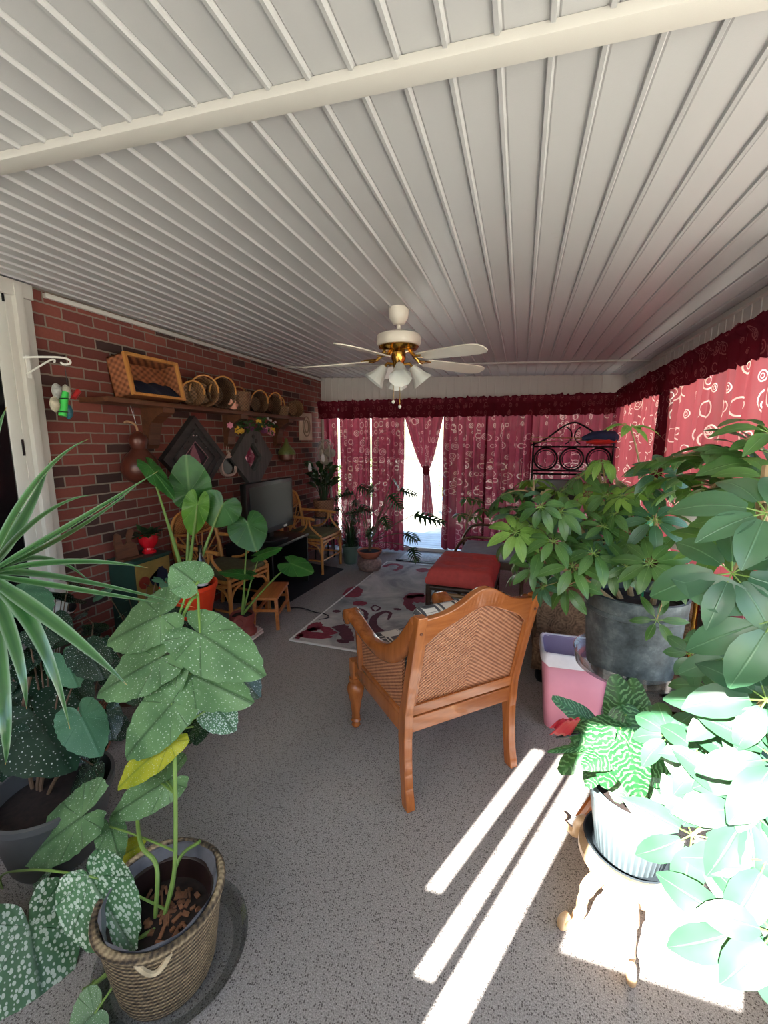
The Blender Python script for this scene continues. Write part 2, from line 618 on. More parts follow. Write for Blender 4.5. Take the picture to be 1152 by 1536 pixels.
# ---- floor and left brick wall
mb = MB(); mb.bx(-2.9, 1.4, -.36, 5.75, -.08, 0)
struct('floor', mb, MT['carpet'])
mb = MB(); mb.bx(-2.9, XL, -.36, 5.75, 0, 2.55)
struct('wall_left', mb, MT['brick'])

# ---- ceiling of ribbed vinyl panels, sloping down to the right
mb = MB()
RIB0, STEP = -1.098, .1016
xs = []
k = int((XL - .1 - RIB0) / STEP) - 1
x = RIB0 + k * STEP
prof = []
while x < XR + .1:
    prof += [(x - .0085, 0), (x - .0060, -.0075), (x + .0030, -.0085), (x + .0052, -.001), (x + .0085, .0028), (x + .0125, .0)]
    x += STEP
y0, y1 = YN - .06, 5.75
vs = []; fs = []
for (px, dz) in prof:
    vs += [(px, y0, zc(px) + dz), (px, y1, zc(px) + dz)]
for i in range(len(prof) - 1):
    fs.append([2 * i, 2 * i + 1, 2 * i + 3, 2 * i + 2])
b = len(vs)
xa, xb = prof[0][0], prof[-1][0]
vs += [(xa, y0, zc(xa) + .1), (xa, y1, zc(xa) + .1), (xb, y0, zc(xb) + .1), (xb, y1, zc(xb) + .1)]
fs += [[b, b + 2, b + 3, b + 1]]
mb.add(vs, fs)
struct('ceiling', mb, MT['ceil'])
mb = MB()   # flat trim board across the ceiling
mb.beam((XL, 1.016, zc(XL) - .012), (XR, 1.016, zc(XR) - .012), .056, .024, bev=.004)
struct('trim_1', mb, MT['trim'])
mb = MB()   # joint strip far down the ceiling
mb.beam((XL + .02, 4.62, zc(XL) - .012), (XR, 4.62, zc(XR) - .012), .014, .016)
struct('trim_2', mb, MT['trim'])
mb = MB()   # crown strip on the brick
mb.bx(XL, XL + .028, 1.93, YB, 2.325, 2.352, bev=.004)
struct('trim_3', mb, MT['trim'])
mb = MB()
mb.beam((XR - .012, YN, zc(XR) - .018), (XR - .012, YB, zc(XR) - .018), .03, .03)
struct('trim_4', mb, MT['trim'])

# ---- back wall: siding band above sliding glass doors
mb = MB()
mb.bx(XL - .2, XR + .2, YB, YB + .12, 2.0, 2.5)
mb.bx(XL - .2, -2.66, YB, YB + .12, 0, 2.0)
mb.bx(1.06, XR + .2, YB, YB + .12, 0, 2.0)
x = XL + .05
while x < XR:
    mb.bx(x, x + .018, YB - .006, YB + .01, 2.0, 2.5, bev=.002)
    x += .1
struct('wall_back', mb, MT['siding'])


def window(n, axis, a0, a1, z0, z1, pos, mull, th=.05, fw=.045, name='window'):
    """frame + mullions + one pane; axis 'x' runs along x at y=pos, axis 'y' runs along y at x=pos"""
    mb = MB()

    def bar(u0, u1, w0, w1, d=th):
        if axis == 'x': mb.bx(u0, u1, pos - d / 2, pos + d / 2, w0, w1, bev=.004)
        else: mb.bx(pos - d / 2, pos + d / 2, u0, u1, w0, w1, bev=.004)
    bar(a0, a1, z0, z0 + fw); bar(a0, a1, z1 - fw, z1)
    bar(a0, a0 + fw, z0 + fw, z1 - fw); bar(a1 - fw, a1, z0 + fw, z1 - fw)
    for m_ in mull: bar(m_ - fw / 2, m_ + fw / 2, z0 + fw, z1 - fw)
    fr = struct('%s_%d' % (name, n), mb, MT['frame'])
    g = MB()
    if axis == 'x': g.bx(a0 + fw * .7, a1 - fw * .7, pos - .004, pos + .004, z0 + fw * .7, z1 - fw * .7)
    else: g.bx(pos - .004, pos + .004, a0 + fw * .7, a1 - fw * .7, z0 + fw * .7, z1 - fw * .7)
    g.build('pane', MT['glass'], fr)
    return fr


window(2, 'x', -2.66, 1.06, .0, 2.0, YB + .06, (-1.66, -.90, .08), name='door')

# ---- right wall: siding above and below a run of windows
mb = MB()
mb.bx(XR, XR + .12, YN, YB, 2.0, 2.45)
mb.bx(XR, XR + .12, YN, YB, 0, .62)
for ya in (YN, 2.0, 3.85, 5.52):
    mb.bx(XR, XR + .12, ya, ya + .1, .62, 2.0)
y = YN + .05
while y < YB:
    mb.bx(XR - .005, XR + .01, y, y + .016, 2.0, 2.4, bev=.002)
    y += .1
struct('wall_right', mb, MT['siding'])
window(1, 'y', 2.1, 3.85, .62, 2.0, XR + .06, (2.98,))
window(2, 'y', 3.95, 5.52, .62, 2.0, XR + .06, (4.74,))
window(3, 'y', YN + .1, 2.0, .62, 2.0, XR + .06, (.9,))

# ---- wall behind the photographer: unseen openings sized to shape the sun stripes and lit patch
HZ = 2.13
mb = MB()
def nw(x0, x1, z0, z1): mb.bx(x0, x1, YN - .05, YN, z0, z1)
nw(XL, XR + .12, HZ, 2.5)
nw(XL, -2.45, 0, HZ); nw(-2.45, -1.08, 0, .75); nw(-1.08, -.935, 0, HZ)
nw(-.935, -.863, 0, 1.36); nw(-.863, -.808, 0, HZ); nw(-.808, -.731, 0, 1.14); nw(-.731, -.716, 0, HZ)
nw(-.716, -.605, 0, .06); nw(-.605, -.49, 0, HZ); nw(-.49, -.02, 0, 1.31)
nw(-.02, .26, 0, HZ); nw(.26, 1.04, 0, .75); nw(1.04, XR + .12, 0, HZ)
struct('wall_near', mb, MT['siding'])
def nglass(n, x0, x1, z0, z1):
    g = MB(); g.bx(x0, x1, YN - .03, YN - .022, z0, z1)
    struct('window_%d' % n, g, MT['glass'])
nglass(4, -2.45, -1.08, .75, HZ); nglass(5, -.935, -.863, 1.36, HZ); nglass(6, -.808, -.731, 1.14, HZ)
nglass(7, -.716, -.605, .06, HZ); nglass(8, -.49, -.02, 1.31, HZ); nglass(9, .26, 1.04, .75, HZ)

# ---- door in the brick wall, at the left edge of the photo
mb = MB()
for (ya, yb, d) in ((1.785, 1.845, .030), (1.748, 1.790, .055), (1.715, 1.750, .022)):
    mb.bx(XL, XL + d, ya, yb, 0, 2.345, bev=.003)
mb.bx(XL, XL + .05, .75, 1.845, 2.28, 2.36, bev=.003)
mb.bx(XL, XL + .055, .75, .85, 0, 2.3, bev=.003)
dr = struct('door_1', mb, MT['trim'])
mb = MB()
mb.bx(XL, XL + .018, 1.655, 1.715, 0, 2.28, bev=.003)
mb.bx(XL, XL + .018, .85, .93, 0, 2.28, bev=.003)
mb.bx(XL, XL + .018, .93, 1.655, 0, .35); mb.bx(XL, XL + .018, .93, 1.655, 2.18, 2.28)
mb.build('door_leaf', MT['door'], dr)
mb = MB(); mb.bx(XL, XL + .008, .93, 1.655, .35, 2.18)
mb.build('glass_panel', MT['dark_glass'], dr)
mb = MB()
for z_ in (2.24, 1.42): mb.bx(XL + .018, XL + .024, 1.702, 1.712, z_, z_ + .09)
mb.build('hinge', MT['black'], dr)

# ---- outdoors
mb = MB(); mb.bx(-30, 30, -30, 40, -.35, -.3)
struct('ground', mb, MT['lawn'])
mb = MB()
for i in range(9): mb.bx(-4, 3, 5.80 + i * .15, 5.80 + i * .15 + .14, -.12, -.06, bev=.004)
struct('deck', mb, MT['deck'])
mb = MB(); mb.bx(-9, -2.30, -3.3, -3.1, -.3, 6.2)  # unseen wall, added to keep sun off the left rear window
struct('wall_sun_blocker', mb, MT['wing'])

# ================================================================ CURTAINS
MT['curt_back'] = curtain_mat('crimson_sheer_rings', (124, 46, 60), (160, 98, 102), 8.5, .004, .045, .5)
MT['curt_right'] = curtain_mat('rose_sheer_rings', (172, 82, 86), (244, 206, 190), 6.2, .012, .20, .58, .72)
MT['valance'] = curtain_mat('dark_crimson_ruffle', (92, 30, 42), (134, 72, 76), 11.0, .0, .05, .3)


def drape(name, label, group, mat, axis, pos, a0, a1, z0, z1, pleats, amp, full=1.5, seed=0, taper=None):
    """a hanging panel from a0 to a1"""
    rr = random.Random(seed)
    ph = [rr.uniform(0, 6) for _ in range(5)]
    nu = max(24, int(pleats * 9)); nv = 14
    mb = MB()

    def fn(u, v):
        z = z1 + (z0 - z1) * v
        a = a0 + (a1 - a0) * u
        if taper: a, k = taper(u, v)
        else: k = 1
        w = u * pleats * 2 * PI + .8 * math.sin(u * 5 + ph[0]) + .5 * math.sin(v * 2 + ph[3])
        off = amp * k * (math.sin(w) + .35 * math.sin(2.3 * w + ph[1]) + .5 * math.sin(.37 * w + ph[2])) * (.45 + .55 * min(1, v * 3))
        a += amp * .55 * math.cos(w + 1) * min(1, v * 3) * min(1, 12 * u, 12 * (1 - u))
        return V((a, pos + off, z)) if axis == 'x' else V((pos + off, a, z))
    W = abs(a1 - a0) * full
    mb.grid(fn, nu, nv, lambda u, v: (u * W + seed * .37, (z1 - z0) * (1 - v)))
    o = mb.build(name, mat, sharp=0)
    return tag(o, label, 'curtain', group)


def valance(label, axis, pos, a0, a1, z0, z1, seed):
    rr = random.Random(seed)
    L = abs(a1 - a0)
    n = int(L * 46); ph = [rr.uniform(0, 6) for _ in range(6)]
    mb = MB()

    def fn(u, v):
        a = a0 + (a1 - a0) * u
        w = u * L * 62
        nz = noise.noise(V((a * 9, v * 2, seed)))
        nz2 = noise.noise(V((a * 30, v * 3, seed + 5)))
        z = z1 + (z0 - z1) * v + (.018 * nz + .026 * nz2) * (1 if v < .1 or v > .9 else .35)
        puff = (.03 + .018 * nz2) * math.sin(PI * min(1, v * 3.2)) if v < .32 else 0.006
        off = -(puff + .010 * math.sin(w + 2 * nz) * (1 if v > .3 else .7) + .010 * nz2)
        s = 1 if axis == 'x' else 1
        return V((a, pos + off * s, z)) if axis == 'x' else V((pos + off, a, z))
    mb.grid(fn, n, 10, lambda u, v: (u * L * 1.6 + seed, (z1 - z0) * (1 - v)))
    o = mb.build('curtain_valance', MT['valance'], sharp=0)
    return tag(o, label, 'valance', 'ruffled crimson valances')


YC = 5.49
drape('curtain', 'narrow crimson ring-print curtain strip in the corner beside the brick wall', 'crimson ring curtains on the back wall', MT['curt_back'], 'x', YC, -2.62, -2.40, .03, 1.95, 3.0, .034, seed=1)
drape('curtain', 'crimson ring-print curtain panel behind the pedestal fan', 'crimson ring curtains on the back wall', MT['curt_back'], 'x', YC, -2.375, -1.93, .03, 1.95, 5.0, .042, seed=2)
drape('curtain', 'crimson ring-print curtain panel at the left edge of the bright door gap', 'crimson ring curtains on the back wall', MT['curt_back'], 'x', YC, -1.92, -1.46, .03, 1.95, 5.0, .042, seed=3)
drape('curtain', 'crimson ring-print curtain panel at the right edge of the bright door gap', 'crimson ring curtains on the back wall', MT['curt_back'], 'x', YC, -.955, -.40, .10, 1.95, 6.0, .046, seed=4)
drape('curtain', 'crimson ring-print curtain panel behind the metal armchair', 'crimson ring curtains on the back wall', MT['curt_back'], 'x', YC, -.425, .12, .10, 1.95, 6.0, .042, seed=5)
drape('curtain', 'shadowy crimson curtain behind the black iron rack', 'crimson ring curtains on the back wall', MT['curt_back'], 'x', YC, .095, 1.05, .10, 1.95, 10.0, .034, seed=6)


def tied(u, v):
    # hangs from -1.49..-.93, gathered at the knot, then a tail
    z = 1.95 + (.52 - 1.95) * v
    kz = (1.95 - z) / (1.95 - 1.14)
    if kz < 1:
        w = 1 - kz
        w = w ** .8
        l = -1.205 + (-1.50 + 1.205) * w
        r = -1.12 + (-.925 + 1.12) * w
        if kz > .93:
            pass
    else:
        q = (1.14 - z) / (1.14 - .52)
        l = -1.205 - .012 * q; r = -1.12 + .07 * q
        if q < .12: l += .012; r -= .012
    return l + (r - l) * u, max(.35, (r - l) / .55)


tw = thing('tied_curtain', 'crimson ring-print curtain gathered into a knot in the bright door gap', 'curtain', (-1.16, YC - .01, 1.14), 0, 'crimson ring curtains on the back wall')
mb = MB()
def tfn(u, v):
    a, k = tied(u, v)
    w = u * 5 * 2 * PI
    z = 1.95 + (.52 - 1.95) * v
    if v > .95: z -= .04 * (u - .5)
    return V((a, YC - .01 + .03 * k * math.sin(w) + .012 * math.sin(u * 7), z))
mb.grid(tfn, 50, 40, lambda u, v: (u * .75, 1.43 * (1 - v)))
mb.build('drape', MT['curt_back'], tw, world=True, sharp=0)
mb = MB()
mb.lathe([(.034, -.06), (.046, -.035), (.050, 0), (.046, .03), (.034, .055)], (-1.162, YC - .015, 1.13), 20, rfn=lambda a, i: 1 + .08 * math.sin(5 * a + i))
mb.build('knot', MT['curt_back'], tw, world=True)

drape('curtain', 'rose ring-print curtain glowing on the right wall nearest the photo edge', 'rose ring curtains on the right wall', MT['curt_right'], 'y', 1.06, 2.05, 3.84, .50, 1.98, 13, .026, seed=8)
drape('curtain', 'rose ring-print curtain glowing on the right wall nearest the back corner', 'rose ring curtains on the right wall', MT['curt_right'], 'y', 1.06, 3.86, 5.50, .50, 1.98, 12, .026, seed=9)
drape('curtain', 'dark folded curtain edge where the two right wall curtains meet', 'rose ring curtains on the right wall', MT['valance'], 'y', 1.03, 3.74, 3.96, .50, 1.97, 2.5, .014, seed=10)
valance('ruffled dark crimson valance along the top of the back wall', 'x', YC - .075, -2.66, .985, 1.80, 2.035, 3)
valance('ruffled dark crimson valance along the top of the right wall', 'y', .995, 1.95, 5.40, 1.86, 2.06, 7)
for (lab, a, b) in (('slim curtain rod above the back doors', (-2.66, YC, 1.985), (1.04, YC, 1.985)), ('slim curtain rod above the right windows', (1.06, 1.95, 2.0), (1.06, 5.5, 2.0))):
    mb = MB(); mb.tube([a, b], .010, 8)
    tag(mb.build('curtain_rod', MT['frame']), lab, 'curtain rod', 'curtain rods')

# ================================================================ CEILING FAN
cf = thing('ceiling_fan', 'white and brass ceiling fan with four tulip lights', 'ceiling fan', (-.755, 2.68, zc(-.755)))
MT['fanwhite'] = simple('cream_fan_enamel', (216, 206, 192), .3, var=.03)
MT['blade'] = simple('pale_fan_blade', (212, 204, 190), .45, var=.06)
t = NT('frosted_tulip_glass')
co = t.coord()
MT['tulip'] = t.done(t.n('ShaderNodeMixShader', {0: .35, 1: t.pbsdf((.82, .84, .82, 1), .25), 2: t.n('ShaderNodeBsdfTranslucent', {'Color': (.9, .92, .9, 1)}).outputs[0]}).outputs[0])
mb = MB(); mb.lathe([(.062, 0), (.062, -.02), (.058, -.06), (.036, -.092), (.018, -.098)], seg=32); mb.build('canopy', MT['fanwhite'], cf)
mb = MB(); mb.lathe([(.013, -.09), (.013, -.15)], seg=16); mb.build('downrod', MT['fanwhite'], cf)
mb = MB(); mb.lathe([(.03, -.146), (.105, -.150), (.132, -.160), (.137, -.175), (.137, -.208), (.128, -.222), (.1, -.226)], seg=40); mb.build('motor_housing', MT['fanwhite'], cf)
mb = MB(); mb.lathe([(.118, -.222), (.126, -.228), (.112, -.245), (.07, -.256), (.045, -.262), (.045, -.30), (.036, -.315), (.03, -.36), (.018, -.385), (.006, -.395)], seg=32)
mb.build('brass_hub', MT['brass'], cf)
for k in range(5):
    a = R(42 + 72 * k)
    rot = M.Rotation(a, 4, 'Z')
    pit = M.Rotation(R(-12), 4, 'X')
    mb = MB()
    ol = spline2([(.19, -.048), (.30, -.058), (.45, -.066), (.57, -.066), (.625, -.045), (.64, 0), (.625, .045), (.57, .066), (.45, .066), (.30, .058), (.19, .048)], 4)
    m_ = rot @ M.Translation((0, 0, -.30)) @ M.Rotation(R(2.5), 4, 'Y') @ pit
    mb.prism(ol, -.003, .003, m_)
    bl = mb.build('blade', MT['blade'], cf)
    mb = MB()
    pts = [rot @ V(p) for p in ((.085, 0, -.245), (.11, 0, -.275), (.14, 0, -.302), (.175, 0, -.303), (.24, 0, -.306))]
    mb.tube(pts, [.010, .012, .010, .009, .007], 8)
    for s_ in (-1, 1):
        mb.tube([rot @ V(p) for p in ((.14, 0, -.302), (.17, .03 * s_, -.306), (.215, .028 * s_, -.307))], .006, 6)
    mb.build('blade_bracket', MT['brass'], bl)
for k in range(4):
    a = R(20 + 90 * k)
    rot = M.Rotation(a, 4, 'Z')
    mb = MB()
    mb.tube([rot @ V(p) for p in ((.03, 0, -.33), (.07, 0, -.325), (.085, 0, -.345))], .009, 8)
    sh_arm = mb.build('light_arm', MT['brass'], cf)
    mb = MB()
    m_ = rot @ M.Translation((.085, 0, -.345)) @ M.Rotation(R(-38), 4, 'Y')
    prof = [(.020, 0), (.026, -.012), (.036, -.04), (.046, -.075), (.062, -.105), (.068, -.116), (.065, -.114), (.043, -.075), (.033, -.04), (.02, -.01)]
    q = MB(); q.lathe(prof, (0, 0, 0), 28, cap0=False, cap1=False, rfn=lambda an, i: 1 + (.05 * math.sin(an * 9) if 3 <= i <= 6 else 0))
    q.v = [m_ @ p for p in q.v]
    q.build('tulip_shade', MT['tulip'], cf)
for (dx, dy, zb) in ((-.033, .0, 1.751), (.007, .01, 1.721)):
    mb = MB()
    L = zb - zc(-.755)
    mb.tube([(dx, dy, -.36), (dx, dy, L)], .0018, 5)
    pc = mb.build('pull_chain', MT['brass'], cf)
    mb = MB(); mb.lathe([(.002, .01), (.009, .004), (.011, -.004), (.007, -.012), (.002, -.015)], (dx, dy, L), 12)
    mb.build('pull_knob', MT['frame'], pc)

# ================================================================ HERO CHAIR
MT['cherry'] = wood('honey_cherry_wood', (138, 74, 34), (190, 114, 58), .25, .8, 'z', coat=.35)
MT['cherryx'] = wood('honey_cherry_wood_rail', (138, 74, 34), (190, 114, 58), .25, .8, 'x', coat=.35)


def cane_mat():
    t = NT('woven_cane')
    co = t.coord()
    sp = t.n('ShaderNodeSeparateXYZ', {0: co})
    x, y, z = sp.outputs
    h = t.math('ADD', t.math('ABSOLUTE', t.math('SUBTRACT', x, .275)), t.math('MULTIPLY', y, .9))
    d1 = t.math('ADD', z, t.math('MULTIPLY', h, .62))
    a = t.math('SINE', t.math('MULTIPLY', d1, 420.0))
    b = t.math('SINE', t.math('MULTIPLY', t.math('SUBTRACT', z, t.math('MULTIPLY', h, 1.1)), 560.0))
    f = t.math('ADD', t.math('MULTIPLY', a, .4), t.math('MULTIPLY', b, .25))
    f = t.math('ADD', f, t.math('MULTIPLY', t.noise(co, 45, 3), .9))
    cc = t.ramp(f, [(.05, lin((124, 70, 46))), (.45, lin((180, 116, 80))), (.95, lin((210, 156, 118)))])
    return t.done(t.pbsdf(cc, .42, 0, t.bump(f, .6, .004)))


MT['cane'] = cane_mat()


def maze_cloth():
    t = NT('grey_white_maze_cloth')
    co = t.coord()
    sp = t.n('ShaderNodeSeparateXYZ', {0: co})
    x, y, z = sp.outputs
    d = t.n('ShaderNodeVectorMath', {0: co, 1: (1, 1, 1)}, operation='MULTIPLY').outputs[0]
    vo = t.n('ShaderNodeTexVoronoi', {'Vector': d, 'Scale': 11.0, 'Randomness': .25}, distance='CHEBYCHEV')
    w = t.math('SINE', t.math('MULTIPLY', vo.outputs['Distance'], 30.0))
    cc = t.ramp(w, [(.42, lin((84, 82, 84))), (.58, lin((222, 216, 206)))])
    return t.done(t.pbsdf(cc, .9))


MT['maze'] = maze_cloth()
ch = thing('cane_armchair', 'honey-coloured wooden armchair with woven cane back, seen from behind on the grey carpet', 'chair', (-.37, 1.504, 0), math.atan2(.378, .398))
W_ = .55      # local: +x towards the right post, +y forwards


def post_y(z): # back post profile
    pts = [(0, 0), (.12, .022), (.30, .035), (.42, .028), (.60, -.012), (.90, -.082)]
    for (z0, a), (z1, b) in zip(pts, pts[1:]):
        if z <= z1: return a + (b - a) * (z - z0) / (z1 - z0)
    return -.082


for xx, out in ((0, 0), (W_, .012)):
    mb = MB()
    zs = [0, .04, .09, .15, .22, .30, .36, .42, .50, .60, .72, .82, .868]
    vs = []; fs = []
    hw, hd = .020, .021
    for z in zs:
        y = post_y(z)
        px = xx + out * max(0, (z - .4) / .5)
        k = 1.0 + .12 * (z < .05) + .35 * math.exp(-((z - .36) / .12) ** 2)
        for (sx, sy) in ((-1, -1), (1, -1), (1, 1), (-1, 1)):
            vs.append((px + sx * hw, y + sy * hd * k, z))
    for i in range(len(zs) - 1):
        for k in range(4):
            k2 = (k + 1) % 4
            fs.append([i * 4 + k, i * 4 + k2, (i + 1) * 4 + k2, (i + 1) * 4 + k])
    fs += [[3, 2, 1, 0], [(len(zs) - 1) * 4 + k for k in range(4)]]
    mb.add(vs, fs)
    o = mb.build('back_leg', MT['cherry'], ch)
    bv = o.modifiers.new('bev', 'BEVEL'); bv.width = .004; bv.segments = 2; bv.limit_method = 'ANGLE'
    mb = MB()
    mb.lathe([(.006, 0), (.006, .004), (.003, .005)], (xx + out * .8, post_y(.80) - hd + .001, .80), 12, rot=(R(90), 0, 0))
    mb.build('wood_plug', simple('dark_plug', (96, 48, 20), .5) if xx == 0 else bpy.data.materials['dark_plug'], o)
# arched crest rail
mb = MB()
def crest_top(u):
    return .855 + .085 * math.exp(-((u - .5) / .23) ** 2) + .0
def crest_bot(u):
    return .785 + .075 * math.exp(-((u - .5) / .25) ** 2) - .055 * math.exp(-((u - 0) / .10) ** 2) - .055 * math.exp(-((u - 1) / .10) ** 2)
N = 32
top = []; bot = []
vs = []; fs = []
for i in range(N + 1):
    u = i / N
    x = .015 + (W_ - .018) * u
    for zf in (crest_bot(u), crest_top(u)):
        y = post_y(zf)
        vs += [(x, y - .016, zf), (x, y + .018, zf)]
for i in range(N):
    a = i * 4; b = a + 4
    fs += [[a, b, b + 2, a + 2], [a + 1, a + 3, b + 3, b + 1], [a + 2, b + 2, b + 3, a + 3], [a, a + 1, b + 1, b]]
fs += [[0, 2, 3, 1], [4 * N, 4 * N + 1, 4 * N + 3, 4 * N + 2]]
mb.add(vs, fs)
o = mb.build('crest_rail', MT['cherryx'], ch)
bv = o.modifiers.new('bev', 'BEVEL'); bv.width = .005; bv.segments = 2; bv.limit_method = 'ANGLE'
# side stiles + lower rails of the back frame
def backbar(x0, x1, z0, z1, d0, d1, name, mat):
    mb = MB()
    vs = []
    for z in (z0, z1):
        y = post_y(z)
        vs += [(x0, y + d0, z), (x1, y + d0, z), (x1, y + d1, z), (x0, y + d1, z)]
    mb.add(vs, [[3, 2, 1, 0], [4, 5, 6, 7], [0, 1, 5, 4], [1, 2, 6, 5], [2, 3, 7, 6], [3, 0, 4, 7]])
    o = mb.build(name, mat, ch)
    bv = o.modifiers.new('bev', 'BEVEL'); bv.width = .003; bv.segments = 2; bv.limit_method = 'ANGLE'
    return o
backbar(.018, W_ - .015, .405, .455, -.018, .016, 'lower_back_rail', MT['cherryx'])
backbar(.018, W_ - .015, .325, .395, -.016, .020, 'seat_back_rail', MT['cherryx'])
backbar(.020, .034, .45, .80, -.015, .015, 'back_stile', MT['cherry'])
backbar(W_ - .028, W_ - .010, .45, .80, -.015, .015, 'back_stile', MT['cherry'])
mb = MB()   # cane panel following the curve
def cfn(u, v):
    x = .03 + (W_ - .05) * u
    z = .45 + (crest_bot(u) + .01 - .45) * v
    return V((x, post_y(z) - .004, z))
mb.grid(cfn, 24, 12)
mb.build('cane_back', MT['cane'], ch, solid=.008)
# seat: side rails, front rail, cushions
for sx in (0, W_):
    mb = MB(); mb.beam((sx, .03, .355), (sx, .56, .345), .030, .075, bev=.005)
    mb.build('side_rail', MT['cherry'], ch)
    mb = MB(); mb.beam((sx + (-.004 if sx == 0 else .004), .06, .405), (sx + (-.004 if sx == 0 else .004), .46, .40), .026, .022, bev=.006)
    mb.build('side_moulding', MT['cherry'], ch)
mb = MB(); mb.beam((0, .57, .345), (W_, .57, .345), .032, .075, bev=.005); mb.build('front_rail', MT['cherryx'], ch)
mb = MB(); mb.box((W_ / 2, .31, .445), (W_ - .05, .58, .12), bev=.05, seg=4); mb.build('seat_cushion', MT['maze'], ch)
mb = MB(); mb.box((W_ / 2, .045, .665), (W_ - .07, .10, .37), rot=(R(8), 0, 0), bev=.045, seg=4); mb.build('back_cushion', MT['maze'], ch)
for sx in (0, W_):
    s_ = -1 if sx == 0 else 1
    # turned front leg
    mb = MB()
    mb.lathe([(.016, 0), (.024, .012), (.020, .03), (.026, .04), (.020, .052), (.024, .062), (.021, .075), (.024, .10), (.031, .15), (.042, .195), (.046, .222), (.040, .245), (.026, .258), (.034, .268), (.034, .285)], (sx, .575, 0), 24)
    mb.bx(sx - .026, sx + .026, .549, .601, .283, .385, bev=.006)
    mb.build('front_leg', MT['cherry'], ch)
    # front arm post
    mb = MB()
    mb.beam((sx, .475, .375), (sx, .505, .575), .040, .05, up=(0, 1, 0), bev=.008)
    mb.beam((sx + s_ * .012, .462, .385), (sx + s_ * .012, .490, .57), .03, .016, up=(0, 1, 0), bev=.005)
    mb.build('arm_post', MT['cherry'], ch)
    # scrolled arm
    pts = spline([(sx, -.045, .835), (sx, .0, .765), (sx, .06, .69), (sx, .14, .625), (sx, .24, .588), (sx, .34, .577), (sx, .45, .590), (sx, .55, .610), (sx, .61, .618)], 5)
    n_ = len(pts)
    vs = []; fs = []
    for i, p in enumerate(pts):
        tt = (pts[min(i + 1, n_ - 1)] - pts[max(0, i - 1)]).normalized()
        nn = V((1, 0, 0)).cross(tt).normalized()
        q = i / (n_ - 1)
        w = .022 + .016 * q; h = .026 + .022 * math.sin(PI * min(1, q * 1.5)) * .8
        for k in range(12):
            a = 2 * PI * k / 12
            ca, sa = math.cos(a), math.sin(a)
            ca = math.copysign(abs(ca) ** .6, ca); sa = math.copysign(abs(sa) ** .6, sa)
            vs.append(p + V((1, 0, 0)) * (ca * w) + nn * (sa * h))
    for i in range(n_ - 1):
        for k in range(12):
            k2 = (k + 1) % 12
            fs.append([i * 12 + k, i * 12 + k2, (i + 1) * 12 + k2, (i + 1) * 12 + k])
    fs += [list(range(12))[::-1], [(n_ - 1) * 12 + k for k in range(12)]]
    mb = MB(); mb.add(vs, fs, smooth=True)
    mb.lathe([(.012, -.040), (.036, -.038), (.040, -.03), (.040, .03), (.036, .038), (.012, .040)], (sx, .620, .605), 20, rot=(0, R(90), 0))
    mb.build('arm', MT['cherry'], ch, sharp=60)
    mb = MB()
    prof = [(.055, .40), (.46, .40), (.475, .575), (.34, .562), (.24, .572), (.15, .605), (.09, .655), (.055, .70)]
    m_ = M(((0, 0, 1, sx), (1, 0, 0, 0), (0, 1, 0, 0), (0, 0, 0, 1)))
    mb.prism(prof, -.006, .006, m_)
    mb.build('cane_side', MT['cane'], ch)

# ================================================================ RUG + MAT
rug = thing('area_rug', 'pale area rug with crimson scroll motifs on the carpet', 'rug', (-.9, 3.8, 0))
t = NT('pale_faded_rug')
co = t.coord()
n1 = t.noise(co, 2.2, 5, .6, dist=1.2)
cc = t.ramp(n1, [(.30, lin((120, 122, 124))), (.48, lin((176, 174, 168))), (.62, lin((206, 202, 194))), (.75, lin((150, 146, 142)))])
cc = t.mix(t.math('MULTIPLY', t.noise(co, 300, 2), .35), cc, lin((120, 116, 110)))
MT['rug'] = t.done(t.pbsdf(cc, .95, 0, t.bump(t.noise(co, 300, 2), .4, .003), .1))
MT['rugred'] = simple('crimson_pile', (132, 44, 58), .95, var=.2, vs=40)
MT['rugdark'] = simple('maroon_pile', (84, 40, 50), .95, var=.2, vs=40)
mb = MB()
RO = [(-1.606, 2.69), (-.22, 2.66), (-.20, 4.98), (-1.53, 4.96)]
mb.prism(RO, 0.001, .010)
pile = mb
mb = MB()
for a, b in zip(RO, RO[1:] + RO[:1]):
    mb.beam((a[0], a[1], .007), (b[0], b[1], .007), .016, .012, bev=.003)
mb.build('rug_binding', MT['frame'], rug, world=True)


def scroll(mbx, pts, w0, w1, jag=.012, seed=0):
    """motif: a curved band with ragged edges lying on the rug"""
    rr = random.Random(seed)
    P = spline([(x, y, .0106) for x, y in pts], 8)
    n = len(P); L_ = []; R_ = []
    for i, p in enumerate(P):
        tt = (P[min(i + 1, n - 1)] - P[max(0, i - 1)]).normalized()
        sd = V((-tt.y, tt.x, 0))
        w = (w0 + (w1 - w0) * i / (n - 1)) * .62
        jag = min(jag, w * .35)
        L_.append(p + sd * (w + rr.uniform(-jag, jag))); R_.append(p - sd * (w + rr.uniform(-jag, jag)))
    vs = []; fs = []
    for a, b in zip(L_, R_): vs += [a, b]
    for i in range(n - 1): fs.append([2 * i, 2 * i + 1, 2 * i + 3, 2 * i + 2])
    mbx.add(vs, fs)


def blob(mbx, c, rx, ry, rot=0, jag=.12, seed=0, n=26):
    rr = random.Random(seed)
    vs = []
    for k in range(n):
        a = 2 * PI * k / n
        q = 1 + rr.uniform(-jag, jag)
        x, y = rx * q * math.cos(a), ry * q * math.sin(a)
        vs.append((c[0] + x * math.cos(rot) - y * math.sin(rot), c[1] + x * math.sin(rot) + y * math.cos(rot), .0106))
    mbx.add(vs, [list(range(n))])


